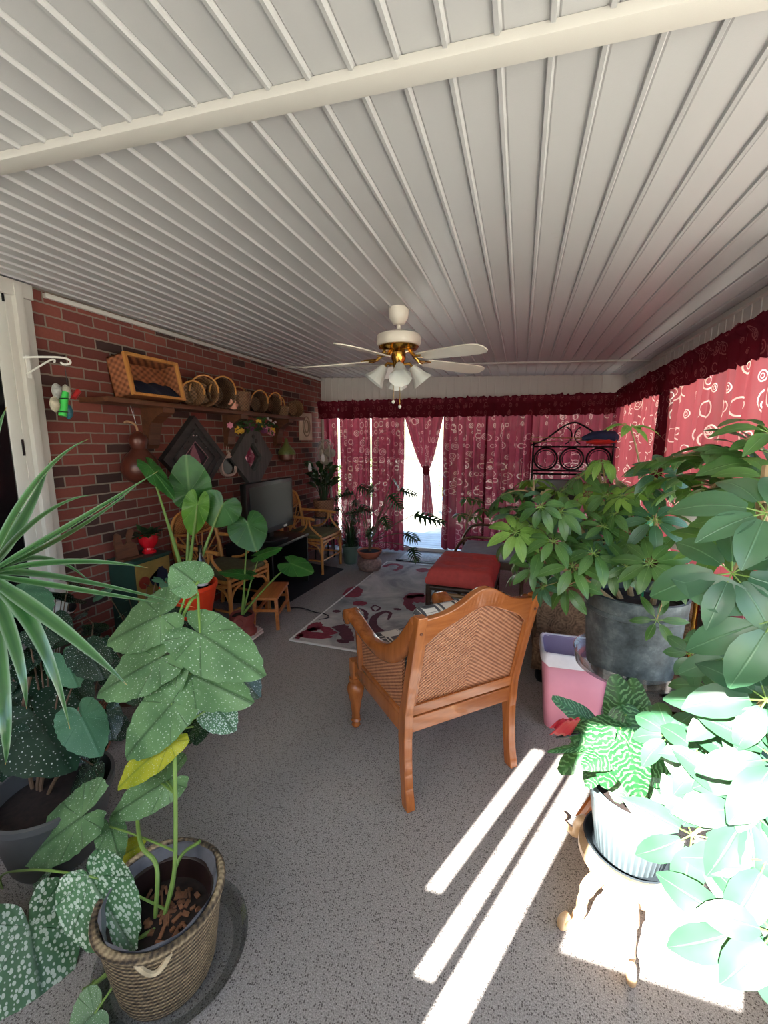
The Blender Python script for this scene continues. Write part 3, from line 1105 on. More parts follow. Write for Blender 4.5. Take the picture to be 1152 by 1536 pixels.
def fz(px, py): p = atz(px, py, .01); return (p.x, p.y)
mr, md_ = MB(), MB()
scroll(mr, [fz(445, 958), fz(462, 946), fz(484, 942), fz(499, 952)], .03, .075, seed=1)
blob(mr, fz(470, 953), .14, .06, .1, seed=2)
blob(mr, fz(540, 905), .07, .06, seed=3)
blob(mr, fz(530, 888), .10, .16, .2, seed=4)
scroll(mr, [fz(575, 850), fz(590, 846), fz(602, 850), fz(592, 856)], .04, .05, seed=5)
scroll(mr, [fz(636, 893), fz(617, 893), fz(612, 904), fz(622, 916), fz(632, 913)], .09, .05, seed=6)
blob(mr, fz(628, 897), .12, .12, seed=7)
blob(mr, fz(472, 940), .06, .09, seed=8)
blob(mr, fz(634, 855), .08, .08, seed=21)
scroll(md_, [fz(508, 938), fz(518, 948), fz(524, 962)], .10, .07, seed=9)
blob(md_, fz(514, 962), .05, .03, seed=10)
scroll(md_, [fz(524, 921), fz(536, 913), fz(548, 918), fz(547, 929), fz(535, 930)], .022, .035, seed=11)
scroll(md_, [fz(582, 930), fz(585, 920), fz(576, 918), fz(562, 926), fz(560, 938), fz(570, 948)], .018, .07, seed=12)
scroll(md_, [fz(562, 908), fz(570, 912), fz(563, 917), fz(557, 912), fz(562, 908)], .016, .016, .005, seed=13)
blob(md_, fz(596, 914), .04, .025, seed=14); blob(md_, fz(505, 917), .04, .03, seed=15)
for q_, (mm, dz) in enumerate(((mr, 0), (md_, .0006))):
    b0 = len(pile.v)
    pile.v += [v + V((0, 0, dz)) for v in mm.v]; pile.f += [[b0 + i for i in f] for f in mm.f]; pile.uv += mm.uv; pile.sm += mm.sm; pile.mi += [q_ + 1] * len(mm.f)
pile.build('rug_pile', [MT['rug'], MT['rugred'], MT['rugdark']], rug, world=True)

mb = MB(); mb.prism([(-2.66, 3.22), (-2.02, 3.22), (-1.93, 4.52), (-2.66, 4.66)], .001, .007)
tag(mb.build('floor_mat', simple('black_rubber', (17, 17, 18), .8)), 'black mat under the television stand', 'mat')
mb = MB(); mb.bx(-1.42, -.72, 5.12, 5.50, .001, .012, bev=.003)
tag(mb.build('door_mat', simple('pale_door_mat', (170, 172, 170), .9, var=.3, vs=30)), 'pale ribbed mat lying at the bright doorway', 'mat')
mb = MB(); mb.tube(spline([atz(428, 912, .005), atz(452, 912, .005), atz(472, 918, .005), atz(487, 921, .013), atz(493, 926, .014), atz(478, 930, .007)], 6), .005, 6)
tag(mb.build('power_cord', MT['black']), 'thin black cord running across the carpet to the rug', 'cord')
mb = MB(); mb.tube(spline([(-1.45, 5.08, .006), (-1.1, 5.06, .006), (-.9, 5.10, .006), (-.8, 5.09, .006)], 6), .008, 6)
tag(mb.build('garden_hose', MT['black']), 'dark cable lying in front of the door mat', 'cord')

# ================================================================ OTTOMAN
ot = thing('ottoman', 'red tufted ottoman on a dark bamboo base', 'ottoman', (-.41, 3.62, 0), R(-2))
MT['redcloth'] = simple('brick_red_velvet', (178, 66, 60), .8, var=.12, vs=25, bump=.15)
MT['bamboo'] = wood('dark_bamboo', (36, 24, 18), (70, 48, 32), .45, 1, 'x')
MT['bamboolight'] = wood('tan_bamboo', (120, 92, 56), (150, 118, 76), .5, 1, 'x')
mb = MB()
def cush(u, v):
    x = -.265 + .53 * u; y = -.32 + .64 * v
    ex = min(u, 1 - u) * .53; ey = min(v, 1 - v) * .64
    e = min(1, min(ex, ey) / .06)
    z = .345 + .065 + .075 * (1 - (1 - e) ** 2) ** .5
    for (cx, cy) in ((-.11, -.13), (.11, -.13), (-.11, .13), (.11, .13)):
        z -= .028 * math.exp(-(((x - cx) ** 2 + (y - cy) ** 2) / .0016))
    z -= .010 * (math.exp(-((y + .13) / .02) ** 2) + math.exp(-((y - .13) / .02) ** 2)) * e
    return V((x, y, z))
mb.grid(cush, 30, 34)
mb.grid(lambda u, v: V((-.265 + .53 * u, -.32 + .64 * v, .345)), 1, 1)
def edge(u, v):
    P = [(-.265, -.32), (.265, -.32), (.265, .32), (-.265, .32), (-.265, -.32)]
    k = min(3, int(u * 4)); f = u * 4 - k
    x = P[k][0] + (P[k + 1][0] - P[k][0]) * f; y = P[k][1] + (P[k + 1][1] - P[k][1]) * f
    b = 1 + .035 * math.sin(PI * v)
    return V((x * b, y * b, .345 + .065 * v))
mb.grid(edge, 32, 4)
mb.build('cushion', MT['redcloth'], ot, sharp=0)
mb = MB()
for z_, r_ in ((.315, .022), (.19, .016)):
    for a, b in (((-.25, -.30), (.25, -.30)), ((.25, -.30), (.25, .30)), ((.25, .30), (-.25, .30)), ((-.25, .30), (-.25, -.30))):
        mb.tube([(a[0], a[1], z_), (b[0], b[1], z_)], r_, 10)
mb.bx(-.25, .25, -.30, .30, .325, .345)
mb.build('bamboo_frame', MT['bamboo'], ot)
mb = MB()
for y_ in (-.318,): mb.tube([(-.2, y_, .27), (.2, y_, .27)], .016, 8)
mb.bx(-.22, -.12, -.305, -.29, .12, .24)
mb.build('bamboo_inlay', MT['bamboolight'], ot)
for sx in (-1, 1):
    for sy in (-1, 1):
        mb = MB(); mb.tube([(.25 * sx, .30 * sy, 0), (.25 * sx, .30 * sy, .34)], .024, 10); mb.build('leg', MT['bamboo'], ot)

# ================================================================ METAL ARMCHAIR (behind the plant), faces left
ac = thing('tube_armchair', 'bronze tube-arm chair with grey seat pad behind the red ottoman', 'chair', (-.22, 4.34, 0))
MT['bronze'] = simple('bronze_tube', (96, 74, 52), .3, .7, var=.1)
MT['greypad'] = simple('blue_grey_cloth', (146, 152, 160), .9, var=.12, vs=12)
MT['darkoak'] = wood('weathered_oak', (72, 58, 46), (104, 86, 70), .6, 1, 'x')
mb = MB(); mb.box((0, 0, .405), (.60, .58, .07), bev=.028, seg=3); mb.build('seat_pad', MT['greypad'], ac)
mb = MB(); mb.box((0, 0, .335), (.62, .60, .07), bev=.008); mb.build('seat_frame', MT['darkoak'], ac)
mb = MB(); mb.box((.315, 0, .64), (.07, .56, .46), rot=(0, R(12), 0), bev=.03, seg=3); mb.build('back_pad', MT['greypad'], ac)
for sy in (-1, 1):
    mb = MB()
    mb.tube(spline([(-.33, .32 * sy, .36), (-.34, .32 * sy, .44), (-.28, .32 * sy, .55), (-.20, .32 * sy, .60), (.0, .32 * sy, .605), (.28, .32 * sy, .60), (.33, .32 * sy, .55)], 6), .014, 8)
    mb.build('arm', MT['bronze'], ac)
    for sx in (-1, 1):
        mb = MB(); mb.tube([(.29 * sx, .28 * sy, 0), (.29 * sx, .28 * sy, .33)], .018, 8); mb.build('leg', MT['darkoak'], ac)

# ================================================================ LOVESEAT
sf = thing('loveseat', 'brown tapestry loveseat behind the pink bin', 'sofa', (.58, 3.1, 0))
t = NT('brown_floral_tapestry')
co = t.coord()
vo = t.n('ShaderNodeTexVoronoi', {'Vector': co, 'Scale': 9.0, 'Randomness': .6})
w = t.math('SINE', t.math('MULTIPLY', vo.outputs['Distance'], 62.0))
f = t.math('ADD', t.math('MULTIPLY', w, .07), t.noise(co, 20, 6, .7, dist=1.0))
cc = t.ramp(f, [(.3, lin((78, 62, 50))), (.52, lin((122, 98, 78))), (.75, lin((150, 122, 96)))])
MT['tapestry'] = t.done(t.pbsdf(cc, .95, 0, t.bump(f, .3, .004), .1))
MT['sofafoot'] = simple('dark_castor', (22, 24, 28), .5)
mb = MB(); mb.bx(-.44, .38, -.44, .55, .08, .36, bev=.03); mb.build('base', MT['tapestry'], sf)
mb = MB(); mb.bx(-.45, .30, -.46, -.25, .34, .60, bev=.06); mb.build('arm', MT['tapestry'], sf)
mb = MB(); mb.bx(-.45, .30, .38, .57, .34, .60, bev=.06); mb.build('arm', MT['tapestry'], sf)
mb = MB(); mb.bx(.22, .40, -.46, .57, .30, .80, bev=.07); mb.build('backrest', MT['tapestry'], sf)
mb = MB(); mb.bx(-.44, .27, -.26, .39, .34, .47, bev=.05); mb.build('seat_cushion', MT['tapestry'], sf)
mb = MB()
mb.grid(lambda u, v: V((-.45 + .84 * u, -.448 - .012 * (1 - v) - .006 * math.sin(u * 40), .10 + .20 * v)), 60, 4)
mb.build('skirt', MT['tapestry'], sf, solid=.006)
for (a, b) in ((-.38, -.40), (-.38, .48), (.33, -.40), (.33, .48)):
    mb = MB(); mb.lathe([(.035, 0), (.045, .02), (.04, .085)], (a, b, 0), 14); mb.build('foot', MT['sofafoot'], sf)
# grey bundle on the loveseat arm
mb = MB()
c0 = V((.24, 2.80, .602))
mb.lathe([(.02, 0), (.07, .004), (.085, .035), (.075, .075), (.04, .10), (.01, .108)], c0, 26, rfn=lambda a, i: 1 + .10 * math.sin(5 * a + 1.7 * i) + .05 * math.sin(11 * a))
tag(mb.build('cloth_bundle', simple('grey_crumpled_cloth', (126, 122, 122), .8, var=.3, vs=30, bump=.6), sharp=0), 'crumpled grey bundle on the arm of the tapestry loveseat', 'cloth')

# ================================================================ PINK BIN
bn = thing('waste_bin', 'pink plastic bin with a white liner beside the cane armchair', 'bin', (.32, 2.315, 0))
MT['pink'] = simple('pink_plastic', (226, 150, 168), .45, var=.05)
MT['liner'] = simple('white_bag_film', (222, 222, 230), .35, var=.06, vs=20, bump=.3)
MT['bin_shade'] = simple('shaded_inside', (150, 136, 166), .5, var=.06)  # lavender tone paints in the shadow inside the bin


def rrect(w, d, r, n=6):
    o = []
    for (cx, cy, a0) in ((w - r, d - r, 0), (-w + r, d - r, 90), (-w + r, -d + r, 180), (w - r, -d + r, 270)):
        for k in range(n + 1):
            a = R(a0 + 90 * k / n)
            o.append((cx + r * math.cos(a), cy + r * math.sin(a)))
    return o


def shell(mbx, prof, c=(0, 0, 0), n=6, close=True):
    """stack of rounded rectangles (w,d,r,z)"""
    vs = []; fs = []
    m_ = None
    for (w, d, r, z) in prof:
        o = rrect(w, d, r, n); m_ = len(o)
        vs += [(c[0] + x, c[1] + y, c[2] + z) for x, y in o]
    for i in range(len(prof) - 1):
        for k in range(m_):
            k2 = (k + 1) % m_
            fs.append([i * m_ + k, i * m_ + k2, (i + 1) * m_ + k2, (i + 1) * m_ + k])
    if close: fs.append(list(range(m_))[::-1])
    mbx.add(vs, fs, smooth=True)


mb = MB(); shell(mb, [(.122, .098, .03, 0), (.128, .104, .03, .01), (.158, .122, .035, .425)]); mb.build('bin_body', MT['pink'], bn, solid=.003)
mb = MB(); shell(mb, [(.116, .092, .03, .006), (.120, .096, .03, .012), (.153, .117, .033, .428)]); mb.build('bin_inside', MT['bin_shade'], bn)
mb = MB()
rr = random.Random(3)
o0 = rrect(.161, .125, .036)
vs = []; fs = []
for zi, (z_, e) in enumerate(((.365, .004), (.395, .006), (.425, .004), (.436, .0), (.430, -.006), (.420, -.009))):
    for (x, y) in o0:
        q = 1 + e / .14
        dz = (.018 * math.sin(x * 40 + 2) - .03 * (x + .16)) if zi == 0 and y < 0 else rr.uniform(-.004, .004)
        vs.append((x * q + rr.uniform(-.0015, .0015), y * q + rr.uniform(-.0015, .0015), z_ + dz))
m_ = len(o0)
for i in range(5):
    for k in range(m_):
        k2 = (k + 1) % m_
        fs.append([i * m_ + k, i * m_ + k2, (i + 1) * m_ + k2, (i + 1) * m_ + k])
mb.add(vs, fs, smooth=True)
mb.build('bin_liner', MT['liner'], bn, sharp=0)

# ================================================================ BAKER'S RACK
rk = thing('iron_rack', 'black iron rack with ring panel in the back right corner', 'rack', (.56, 5.22, 0))
mb = MB()
for sx in (-.42, .42):
    for sy in (-.12, .12):
        mb.tube([(sx, sy, 0), (sx, sy, 1.50 if sy > 0 else .85)], .012, 6)
arch = spline([(-.45, .12, 1.455), (-.30, .12, 1.52), (-.12, .12, 1.66), (.0, .12, 1.71), (.12, .12, 1.66), (.30, .12, 1.54), (.43, .12, 1.50)], 6)
mb.tube(arch, .011, 6)
mb.build('frame', MT['blackmetal'], rk)
mb = MB()
for s_ in (-1, 1):
    mb.tube([V((s_ * .11 + .095 * math.cos(a) * -s_, .12, 1.565 + .1 * math.sin(a))) for a in [R(-70 + 14 * k) for k in range(11)]], .008, 6)
for cx in (-.28, .0, .28):
    mb.tube([V((cx + .125 * math.cos(R(15 * k)), .12, 1.30 + .125 * math.sin(R(15 * k)))) for k in range(24)], .012, 6, closed=True)
    mb.tube([V((cx + .10 * math.cos(R(15 * k)), .12, 1.30 + .10 * math.sin(R(15 * k)))) for k in range(24)], .006, 6, closed=True)
for z_ in (1.44, 1.165): mb.tube([(-.42, .12, z_), (.42, .12, z_)], .011, 6)
mb.build('ring_panel', MT['blackmetal'], rk)
for z_ in (1.435, 1.13, .82, .40):
    dpt = .10 if z_ > 1 else .15
    mb = MB()
    for k in range(9): mb.tube([(-.42, .12 - dpt * 1.6 * k / 8, z_), (.42, .12 - dpt * 1.6 * k / 8, z_)], .005, 5)
    for sx in (-.42, .42): mb.tube([(sx, .12, z_), (sx, .12 - dpt * 1.6, z_)], .008, 6)
    mb.build('shelf', MT['blackmetal'], rk)
# folded parasol on top
um = thing('folded_parasol', 'folded blue and red parasol lying across the top of the iron rack', 'parasol', (.62, 5.235, 1.45))
MT['blue'] = simple('navy_cloth', (38, 56, 92), .9, var=.2)
MT['red'] = simple('red_cloth', (170, 40, 34), .9, var=.2)
mb = MB()
mb.tube([(.02, 0, .08), (.12, 0, .10), (.24, 0, .10), (.34, 0, .09), (.38, 0, .09)], [.02, .055, .075, .07, .03], 14)
mb.build('blue_cloth', MT['blue'], um)
mb = MB(); mb.tube([(.06, -.03, .04), (.16, -.035, .045), (.28, -.035, .055), (.36, -.03, .06)], [.012, .032, .036, .02], 12)
mb.build('red_cloth', MT['red'], um)
for dz in (0, .022):
    mb = MB(); mb.tube([(-.52, -.02 + dz, .045 + dz * 2.4), (.1, -.01, .06 + dz)], .006, 6); mb.build('pole', MT['bamboolight'], um)
mb = MB(); mb.bx(-.15, .15, -.10, .05, 0, .22, bev=.01)
o = mb.build('wicker_box', weave('brown_wicker', (84, 60, 40), (140, 104, 72), 160)); o.location = (.80, 5.22, .825)
tag(o, 'brown wicker box on the lower shelf of the iron rack', 'box')
mb = MB(); mb.bx(-.22, .22, -.09, .05, 0, .25, bev=.01)
o = mb.build('storage_tin', MT['black']); o.location = (.40, 5.22, .825)
tag(o, 'black box at the left of the iron rack lower shelf', 'box')

# ================================================================ SHELF ON THE BRICK WALL
MT['shelfwood'] = wood('dark_stained_pine', (66, 38, 24), (104, 62, 40), .5, 1, 'y')
MT['wicker'] = weave('honey_wicker', (104, 58, 38), (176, 110, 74), 110)
MT['wicker2'] = weave('brown_wicker_basket', (84, 58, 40), (142, 104, 72), 170)
MT['wicker3'] = weave('dark_wicker_basket', (58, 40, 30), (104, 76, 54), 190)
MT['cane_rod'] = wood('golden_rattan', (168, 108, 50), (206, 146, 80), .4, 1, 'z')
MT['navy'] = simple('navy_print_cloth', (20, 26, 50), .9, var=.3, vs=60)
sh = thing('wall_shelf', 'long dark wooden shelf on the brick wall holding baskets', 'shelf', (-2.7, 3.35, 1.745))
mb = MB(); mb.bx(0, .25, -1.27, 1.28, 0, .032, bev=.004); mb.build('board', MT['shelfwood'], sh)
for yb in (2.60, 3.52, 4.38):
    mb = MB()
    o_ = [(0, 0), (.21, 0), (.205, -.035), (.15, -.06), (.085, -.11), (.055, -.20), (.045, -.27), (.02, -.30), (0, -.30)]
    mb.prism(o_, -.055, .055, M(((1, 0, 0, 0), (0, 0, 1, yb - 3.35), (0, 1, 0, 0), (0, 0, 0, 1))))
    mb.build('bracket', MT['shelfwood'], sh)

SZ = 1.7775
ck = thing('wicker_crate', 'square honey wicker crate with navy lining tipped on its side on the shelf', 'basket', (-2.49, 2.54, SZ))
mb = MB()
ck.rotation_euler = (0, R(-11), 0); ck.location.z += .033
w_, h_, d_ = .235, .285, .17
for (a, b, c, e) in ((-w_, -w_ + .012, 0, h_), (w_ - .012, w_, 0, h_)):
    mb.bx(-d_, 0, a, b, c, e, bev=.003)
mb.bx(-d_, 0, -w_, w_, h_ - .012, h_, bev=.003); mb.bx(-d_, 0, -w_, w_, 0, .012, bev=.003)
mb.bx(-d_, -d_ + .012, -w_, w_, 0, h_, bev=.003)
mb.build('crate_body', MT['wicker'], ck)
mb = MB()
for (a, b, c, e) in ((-w_ - .004, -w_ + .02, 0, h_), (w_ - .02, w_ + .004, 0, h_), (-w_, w_, h_ - .02, h_ + .004), (-w_, w_, -.0, .02)):
    mb.bx(-.018, .004, a, b, c, e, bev=.004)
mb.build('crate_rim', MT['cane_rod'], ck)
mb = MB()
mb.grid(lambda u, v: V((-.145 + .13 * v ** .7 * (1 + .1 * math.sin(u * 16)), -w_ + .016 + (2 * w_ - .032) * u, .016 + .13 * (1 - v) + .008 * math.sin(u * 19))), 30, 8)
mb.build('navy_lining', MT['navy'], ck, solid=.004)


def basket(px, py, r, L, label, mat, yaw=0.0, upright=False, hoop=None, hr=1.0, x=-2.56):
    r *= 1.12
    """small basket: lying with its mouth towards the room, or standing"""
    p = atx(px, py, x)
    b_ = thing('basket', label, 'basket', (x, p.y, SZ), yaw, 'small baskets on the wall shelf')
    mb = MB()
    prof = [(r * .80, 0), (r * .92, L * .35), (r, L), (r * 1.05, L + .006), (r * 1.0, L + .014), (r * .93, L + .004), (r * .86, L * .5), (r * .74, .01)]
    if upright:
        mb.lathe(prof, (0, 0, 0), 26)
    else:
        mb.lathe(prof, (-L / 2, 0, r * 1.04), 26, rot=(0, R(90), 0))
    mb.build('basket_body', mat, b_)
    if hoop:
        mb = MB()
        if upright:
            pts = [V((0, r * math.cos(R(a)), L + hr * r * math.sin(R(a)))) for a in range(0, 181, 15)]
        else:
            pts = [V((L / 2 + .01 + hr * r * .8 * math.sin(R(a)) * .35 + .0, r * math.cos(R(a)) * .98, r * 1.04 + r * 1.0 * math.sin(R(a)) * hr)) for a in range(0, 181, 15)]
        mb.tube(pts, .007, 6)
        mb.build('hoop_handle', MT['cane_rod'], b_)
    return b_


basket(284, 577, .085, .09, 'little woven basket with a round hoop handle touching the wicker crate', MT['wicker2'], R(-25), hoop=True)
basket(303, 588, .105, .11, 'deep tan basket lying open, second basket from the wicker crate', MT['wicker2'], R(-35), hoop=True, hr=1.1)
basket(326, 591, .115, .15, 'fat brown twig basket lying on its side just left of the pink pig', MT['wicker3'], R(-20), hoop=True, hr=1.05)
basket(359, 596, .095, .17, 'brown pail basket standing upright behind the pink pig', MT['wicker2'], 0, upright=True, hoop=True, hr=.55)
basket(384, 600, .085, .12, 'open basket with a tall looped handle right of the brown pail basket', MT['wicker3'], R(-30), hoop=True, hr=1.25)
basket(405, 603, .09, .10, 'dark basket with a wide hoop, third basket from the far shelf end', MT['wicker3'], R(-15), hoop=True, hr=1.2)
basket(422, 606, .07, .09, 'small basket with a thin tall handle, second basket from the far shelf end', MT['wicker2'], R(0), upright=True, hoop=True, hr=1.5)
basket(440, 611, .085, .12, 'round-mouthed basket lying at the far end of the shelf', MT['wicker2'], R(-35))
pg = thing('pig_figurine', 'small pink pig figurine at the front edge of the shelf', 'figurine', (-2.475, atx(349, 606, -2.475).y, SZ))
MT['piggy'] = simple('pale_pink_glaze', (222, 158, 138), .3, var=.05)
mb = MB(); mb.lathe([(.004, 0), (.030, .006), (.042, .03), (.040, .055), (.026, .074), (.004, .08)], seg=20); mb.build('pig_body', MT['piggy'], pg)
for s_ in (-1, 1):
    mb = MB(); mb.lathe([(.013, 0), (.010, .015), (.002, .028)], (.006, .022 * s_, .068), 8, rot=(R(-25 * s_), 0, 0)); mb.build('pig_ear', MT['piggy'], pg)
mb = MB(); mb.lathe([(.014, 0), (.013, .014), (.003, .015)], (.036, 0, .042), 12, rot=(0, R(90), 0)); mb.build('pig_snout', MT['piggy'], pg)

# ================================================================ HANGINGS ON THE BRICK
MT['greywood'] = wood('charcoal_barn_wood', (34, 31, 32), (66, 60, 60), .7, 1, 'y')
MT['greywood2'] = wood('weathered_grey_wood', (58, 56, 56), (92, 88, 86), .7, 1, 'z')


def wall_m(y, z, x=XL):   # local (x,y) -> wall (y,z), local z -> into the room
    return M(((0, 0, 1, x), (1, 0, 0, y), (0, 1, 0, z), (0, 0, 0, 1)))


d1 = thing('diamond_wall_art', 'large dark square frame hung as a diamond with a pink shell shape inside', 'wall art', (XL, 3.04, 1.36))
def dia(a, b, n=1): return [(a, 0), (0, b), (-a, 0), (0, -b)]
mb = MB(); mb.ring(dia(.375, .355), dia(.315, .295), 0, .055, wall_m(3.04, 1.36)); mb.ring(dia(.325, .305), dia(.145, .135), 0, .038, wall_m(3.04, 1.36)); mb.ring(dia(.26, .243), dia(.235, .22), .03, .046, wall_m(3.04, 1.36))
mb.build('frame_boards', MT['greywood'], d1, world=True, sharp=0)
mb = MB(); mb.prism(dia(.15, .14), .004, .012, wall_m(3.04, 1.36)); mb.build('backing', simple('plum_backing', (66, 44, 54), .8), d1, world=True)
mb = MB(); mb.prism(spline2([(0, .12), (.045, .03), (.07, -.05), (.03, -.10), (0, -.125), (-.03, -.10), (-.07, -.05), (-.045, .03), (0, .12)], 4), .012, .022, wall_m(3.04, 1.36)); mb.build('shell_shape', simple('dusty_pink_shell', (150, 92, 104), .6), d1, world=True)
mb = MB(); mb.ring(dia(.152, .142), dia(.145, .135), .03, .042, wall_m(3.04, 1.36)); mb.build('pink_edge', simple('dusty_pink_edge', (150, 104, 112), .6), d1, world=True)
for k in range(3):
    for s_ in (-1, 1):
        mb = MB(); mb.lathe([(.009, 0), (.007, .006), (.002, .008)], tuple(wall_m(3.04, 1.36) @ V((s_ * (.02 + .055 * k), .19 - .052 * k, .04))), 10, rot=(0, R(90), 0))
        mb.build('stud', MT['black'] if k % 2 else MT['chrome'], d1, world=True)
d2 = thing('diamond_mirror', 'weathered grey diamond frame around a small mirror above the television', 'mirror', (XL, 3.86, 1.335))
hx = [(.10, .295), (-.06, .295), (-.365, .0), (-.06, -.285), (.08, -.285), (.365, .005)]
hi = [(.02, .145), (-.02, .145), (-.15, 0), (-.02, -.14), (.02, -.14), (.15, 0)]
mb = MB(); mb.ring(hx, hi, 0, .05, wall_m(3.86, 1.335)); mb.build('frame_boards', MT['greywood2'], d2, world=True, sharp=0)
mb = MB(); mb.prism(hi, .006, .012, wall_m(3.86, 1.335)); mb.build('mirror_glass', simple('mirror_silver', (200, 200, 200), .02, 1.0, var=0), d2, world=True)
for (a, b) in ((.01, .215), (.06, .17)):
    mb = MB(); mb.lathe([(.022, 0), (.020, .006), (.012, .007), (.002, .005)], tuple(wall_m(3.86, 1.335) @ V((a, b, .05))), 14, rot=(0, R(90), 0)); mb.build('knot_hole', MT['greywood'], d2, world=True)
ov = thing('oval_chalkboard', 'small pumpkin-shaped chalkboard with a pale frame between the two diamonds', 'sign', (XL, 3.478, 1.265))
def sup(a, b, n=28, e=.75): return [(math.copysign(abs(math.cos(2 * PI * k / n)) ** e, math.cos(2 * PI * k / n)) * a, math.copysign(abs(math.sin(2 * PI * k / n)) ** e, math.sin(2 * PI * k / n)) * b) for k in range(n)]
MT['palewood'] = simple('pale_whitewash', (186, 160, 148), .7)
mb = MB(); mb.ring(sup(.115, .098), sup(.095, .078), .01, .04, wall_m(3.478, 1.265)); mb.build('pale_frame', MT['palewood'], ov, world=True)
mb = MB(); mb.prism(sup(.097, .08), .012, .02, wall_m(3.478, 1.265)); mb.build('board', MT['black'], ov, world=True)
mb = MB(); mb.tube([wall_m(3.478, 1.265) @ V(p) for p in ((0, .09, .03), (.012, .12, .035), (-.006, .145, .035))], [.018, .013, .008], 8); mb.build('stem', MT['palewood'], ov, world=True)
mb = MB(); mb.tube([wall_m(3.478, 1.265) @ V(p) for p in ((-.02, .12, .03), (0, .30, .02), (.02, .12, .03))], .002, 5); mb.build('hanging_cord', MT['string'], ov, world=True)
pq = thing('wall_plaque', 'cream plaque with an oval relief beyond the end of the shelf', 'plaque', (XL, 5.09, 1.69))
MT['cream'] = simple('cream_plaster', (196, 184, 164), .7)
mb = MB(); mb.box((XL + .012, 5.09, 1.69), (.024, .33, .35), bev=.006); mb.build('tile', MT['cream'], pq, world=True)
for (a, b, d) in ((.10, .13, .034), (.06, .085, .036)):
    mb = MB(); mb.ring(sup(a, b, 28, 1), sup(a - .012, b - .012, 28, 1), .02, d, wall_m(5.09, 1.69)); mb.build('oval_relief', simple('taupe_relief', (140, 124, 108), .7) if a > .09 else bpy.data.materials['taupe_relief'], pq, world=True)
# gourds
g1 = thing('gourd', 'large coppery gourd hanging under the near end of the shelf', 'gourd', (-2.575, 2.385, 1.20))
MT['copper'] = simple('burnished_copper_gourd', (84, 42, 32), .3, .2, var=.3, vs=12)
mb = MB(); mb.lathe([(.004, 0), (.06, .008), (.105, .04), (.125, .09), (.122, .14), (.10, .19), (.062, .23), (.048, .25), (.055, .275), (.062, .305), (.055, .335), (.03, .36), (.012, .372)], seg=32); mb.build('gourd_body', MT['copper'], g1)
mb = MB(); mb.tube(spline([(0, 0, .368), (.0, -.005, .40), (0, -.03, .425), (0, -.075, .435), (0, -.10, .425)], 5), [.008] * 20 + [.005], 8); mb.build('gourd_stem', simple('dry_stem', (160, 120, 90), .7), g1)
mb = MB(); mb.tube([(0, -.01, .41), (-.02, .0, .545)], .0015, 4); mb.tube([(0, .0, .40), (.0, -.04, .545)], .0015, 4); mb.build('hanging_wire', MT['chrome'], g1)
g2 = thing('gourd', 'green-topped gourd birdhouse on the brick wall right of the diamond mirror', 'gourd', (-2.60, 4.445, 1.262))
mb = MB(); mb.lathe([(.01, 0), (.06, .006), (.095, .03), (.10, .065), (.097, .10)], seg=28, cap1=False); mb.build('brown_base', MT['copper'], g2)
mb = MB(); mb.lathe([(.104, .088), (.100, .115), (.085, .14), (.058, .17), (.032, .205), (.020, .235), (.018, .262), (.010, .275)], seg=28, rfn=lambda a, i: 1 + (.05 * math.sin(8 * a) if i == 0 else 0)); mb.build('green_top', simple('mossy_green_glaze', (96, 104, 56), .45, var=.25, vs=40), g2)
mb = MB(); mb.tube([(0, 0, .27), (-.05, 0, .36), (-.095, 0, .40)], .002, 4); mb.build('hanging_wire', MT['chrome'], g2)
# flower swag under the shelf
fw = thing('flower_swag', 'swag of pink, purple and yellow silk flowers draped below the shelf', 'flowers', (-2.42, 3.55, 1.64))
MT['pinkpetal'] = simple('pink_petal', (196, 120, 140), .7, var=.2); MT['purpetal'] = simple('purple_petal', (110, 48, 86), .7, var=.25)
MT['yelpetal'] = simple('yellow_petal', (206, 160, 50), .7, var=.2); MT['whipetal'] = simple('white_petal', (206, 196, 200), .7, var=.1)
MT['darkleaf'] = leafy('dark_silk_leaf', (22, 44, 22), (44, 76, 34), rough=.6, trans=.1)


def petals(mb, c, r, n=6):
    d = V((rnd.uniform(.5, 1), rnd.uniform(-.9, .1), rnd.uniform(-.4, .5))).normalized()
    a = d.orthogonal().normalized(); b = d.cross(a)
    for k in range(n):
        t = 2 * PI * k / n + rnd.uniform(-.1, .1)
        o = a * math.cos(t) + b * math.sin(t)
        sd = d.cross(o)
        mb.add([c, c + o * r * .6 + sd * r * .38 + d * r * .25, c + o * r + d * r * .15, c + o * r * .6 - sd * r * .38 + d * r * .25], [[0, 1, 2, 3]])


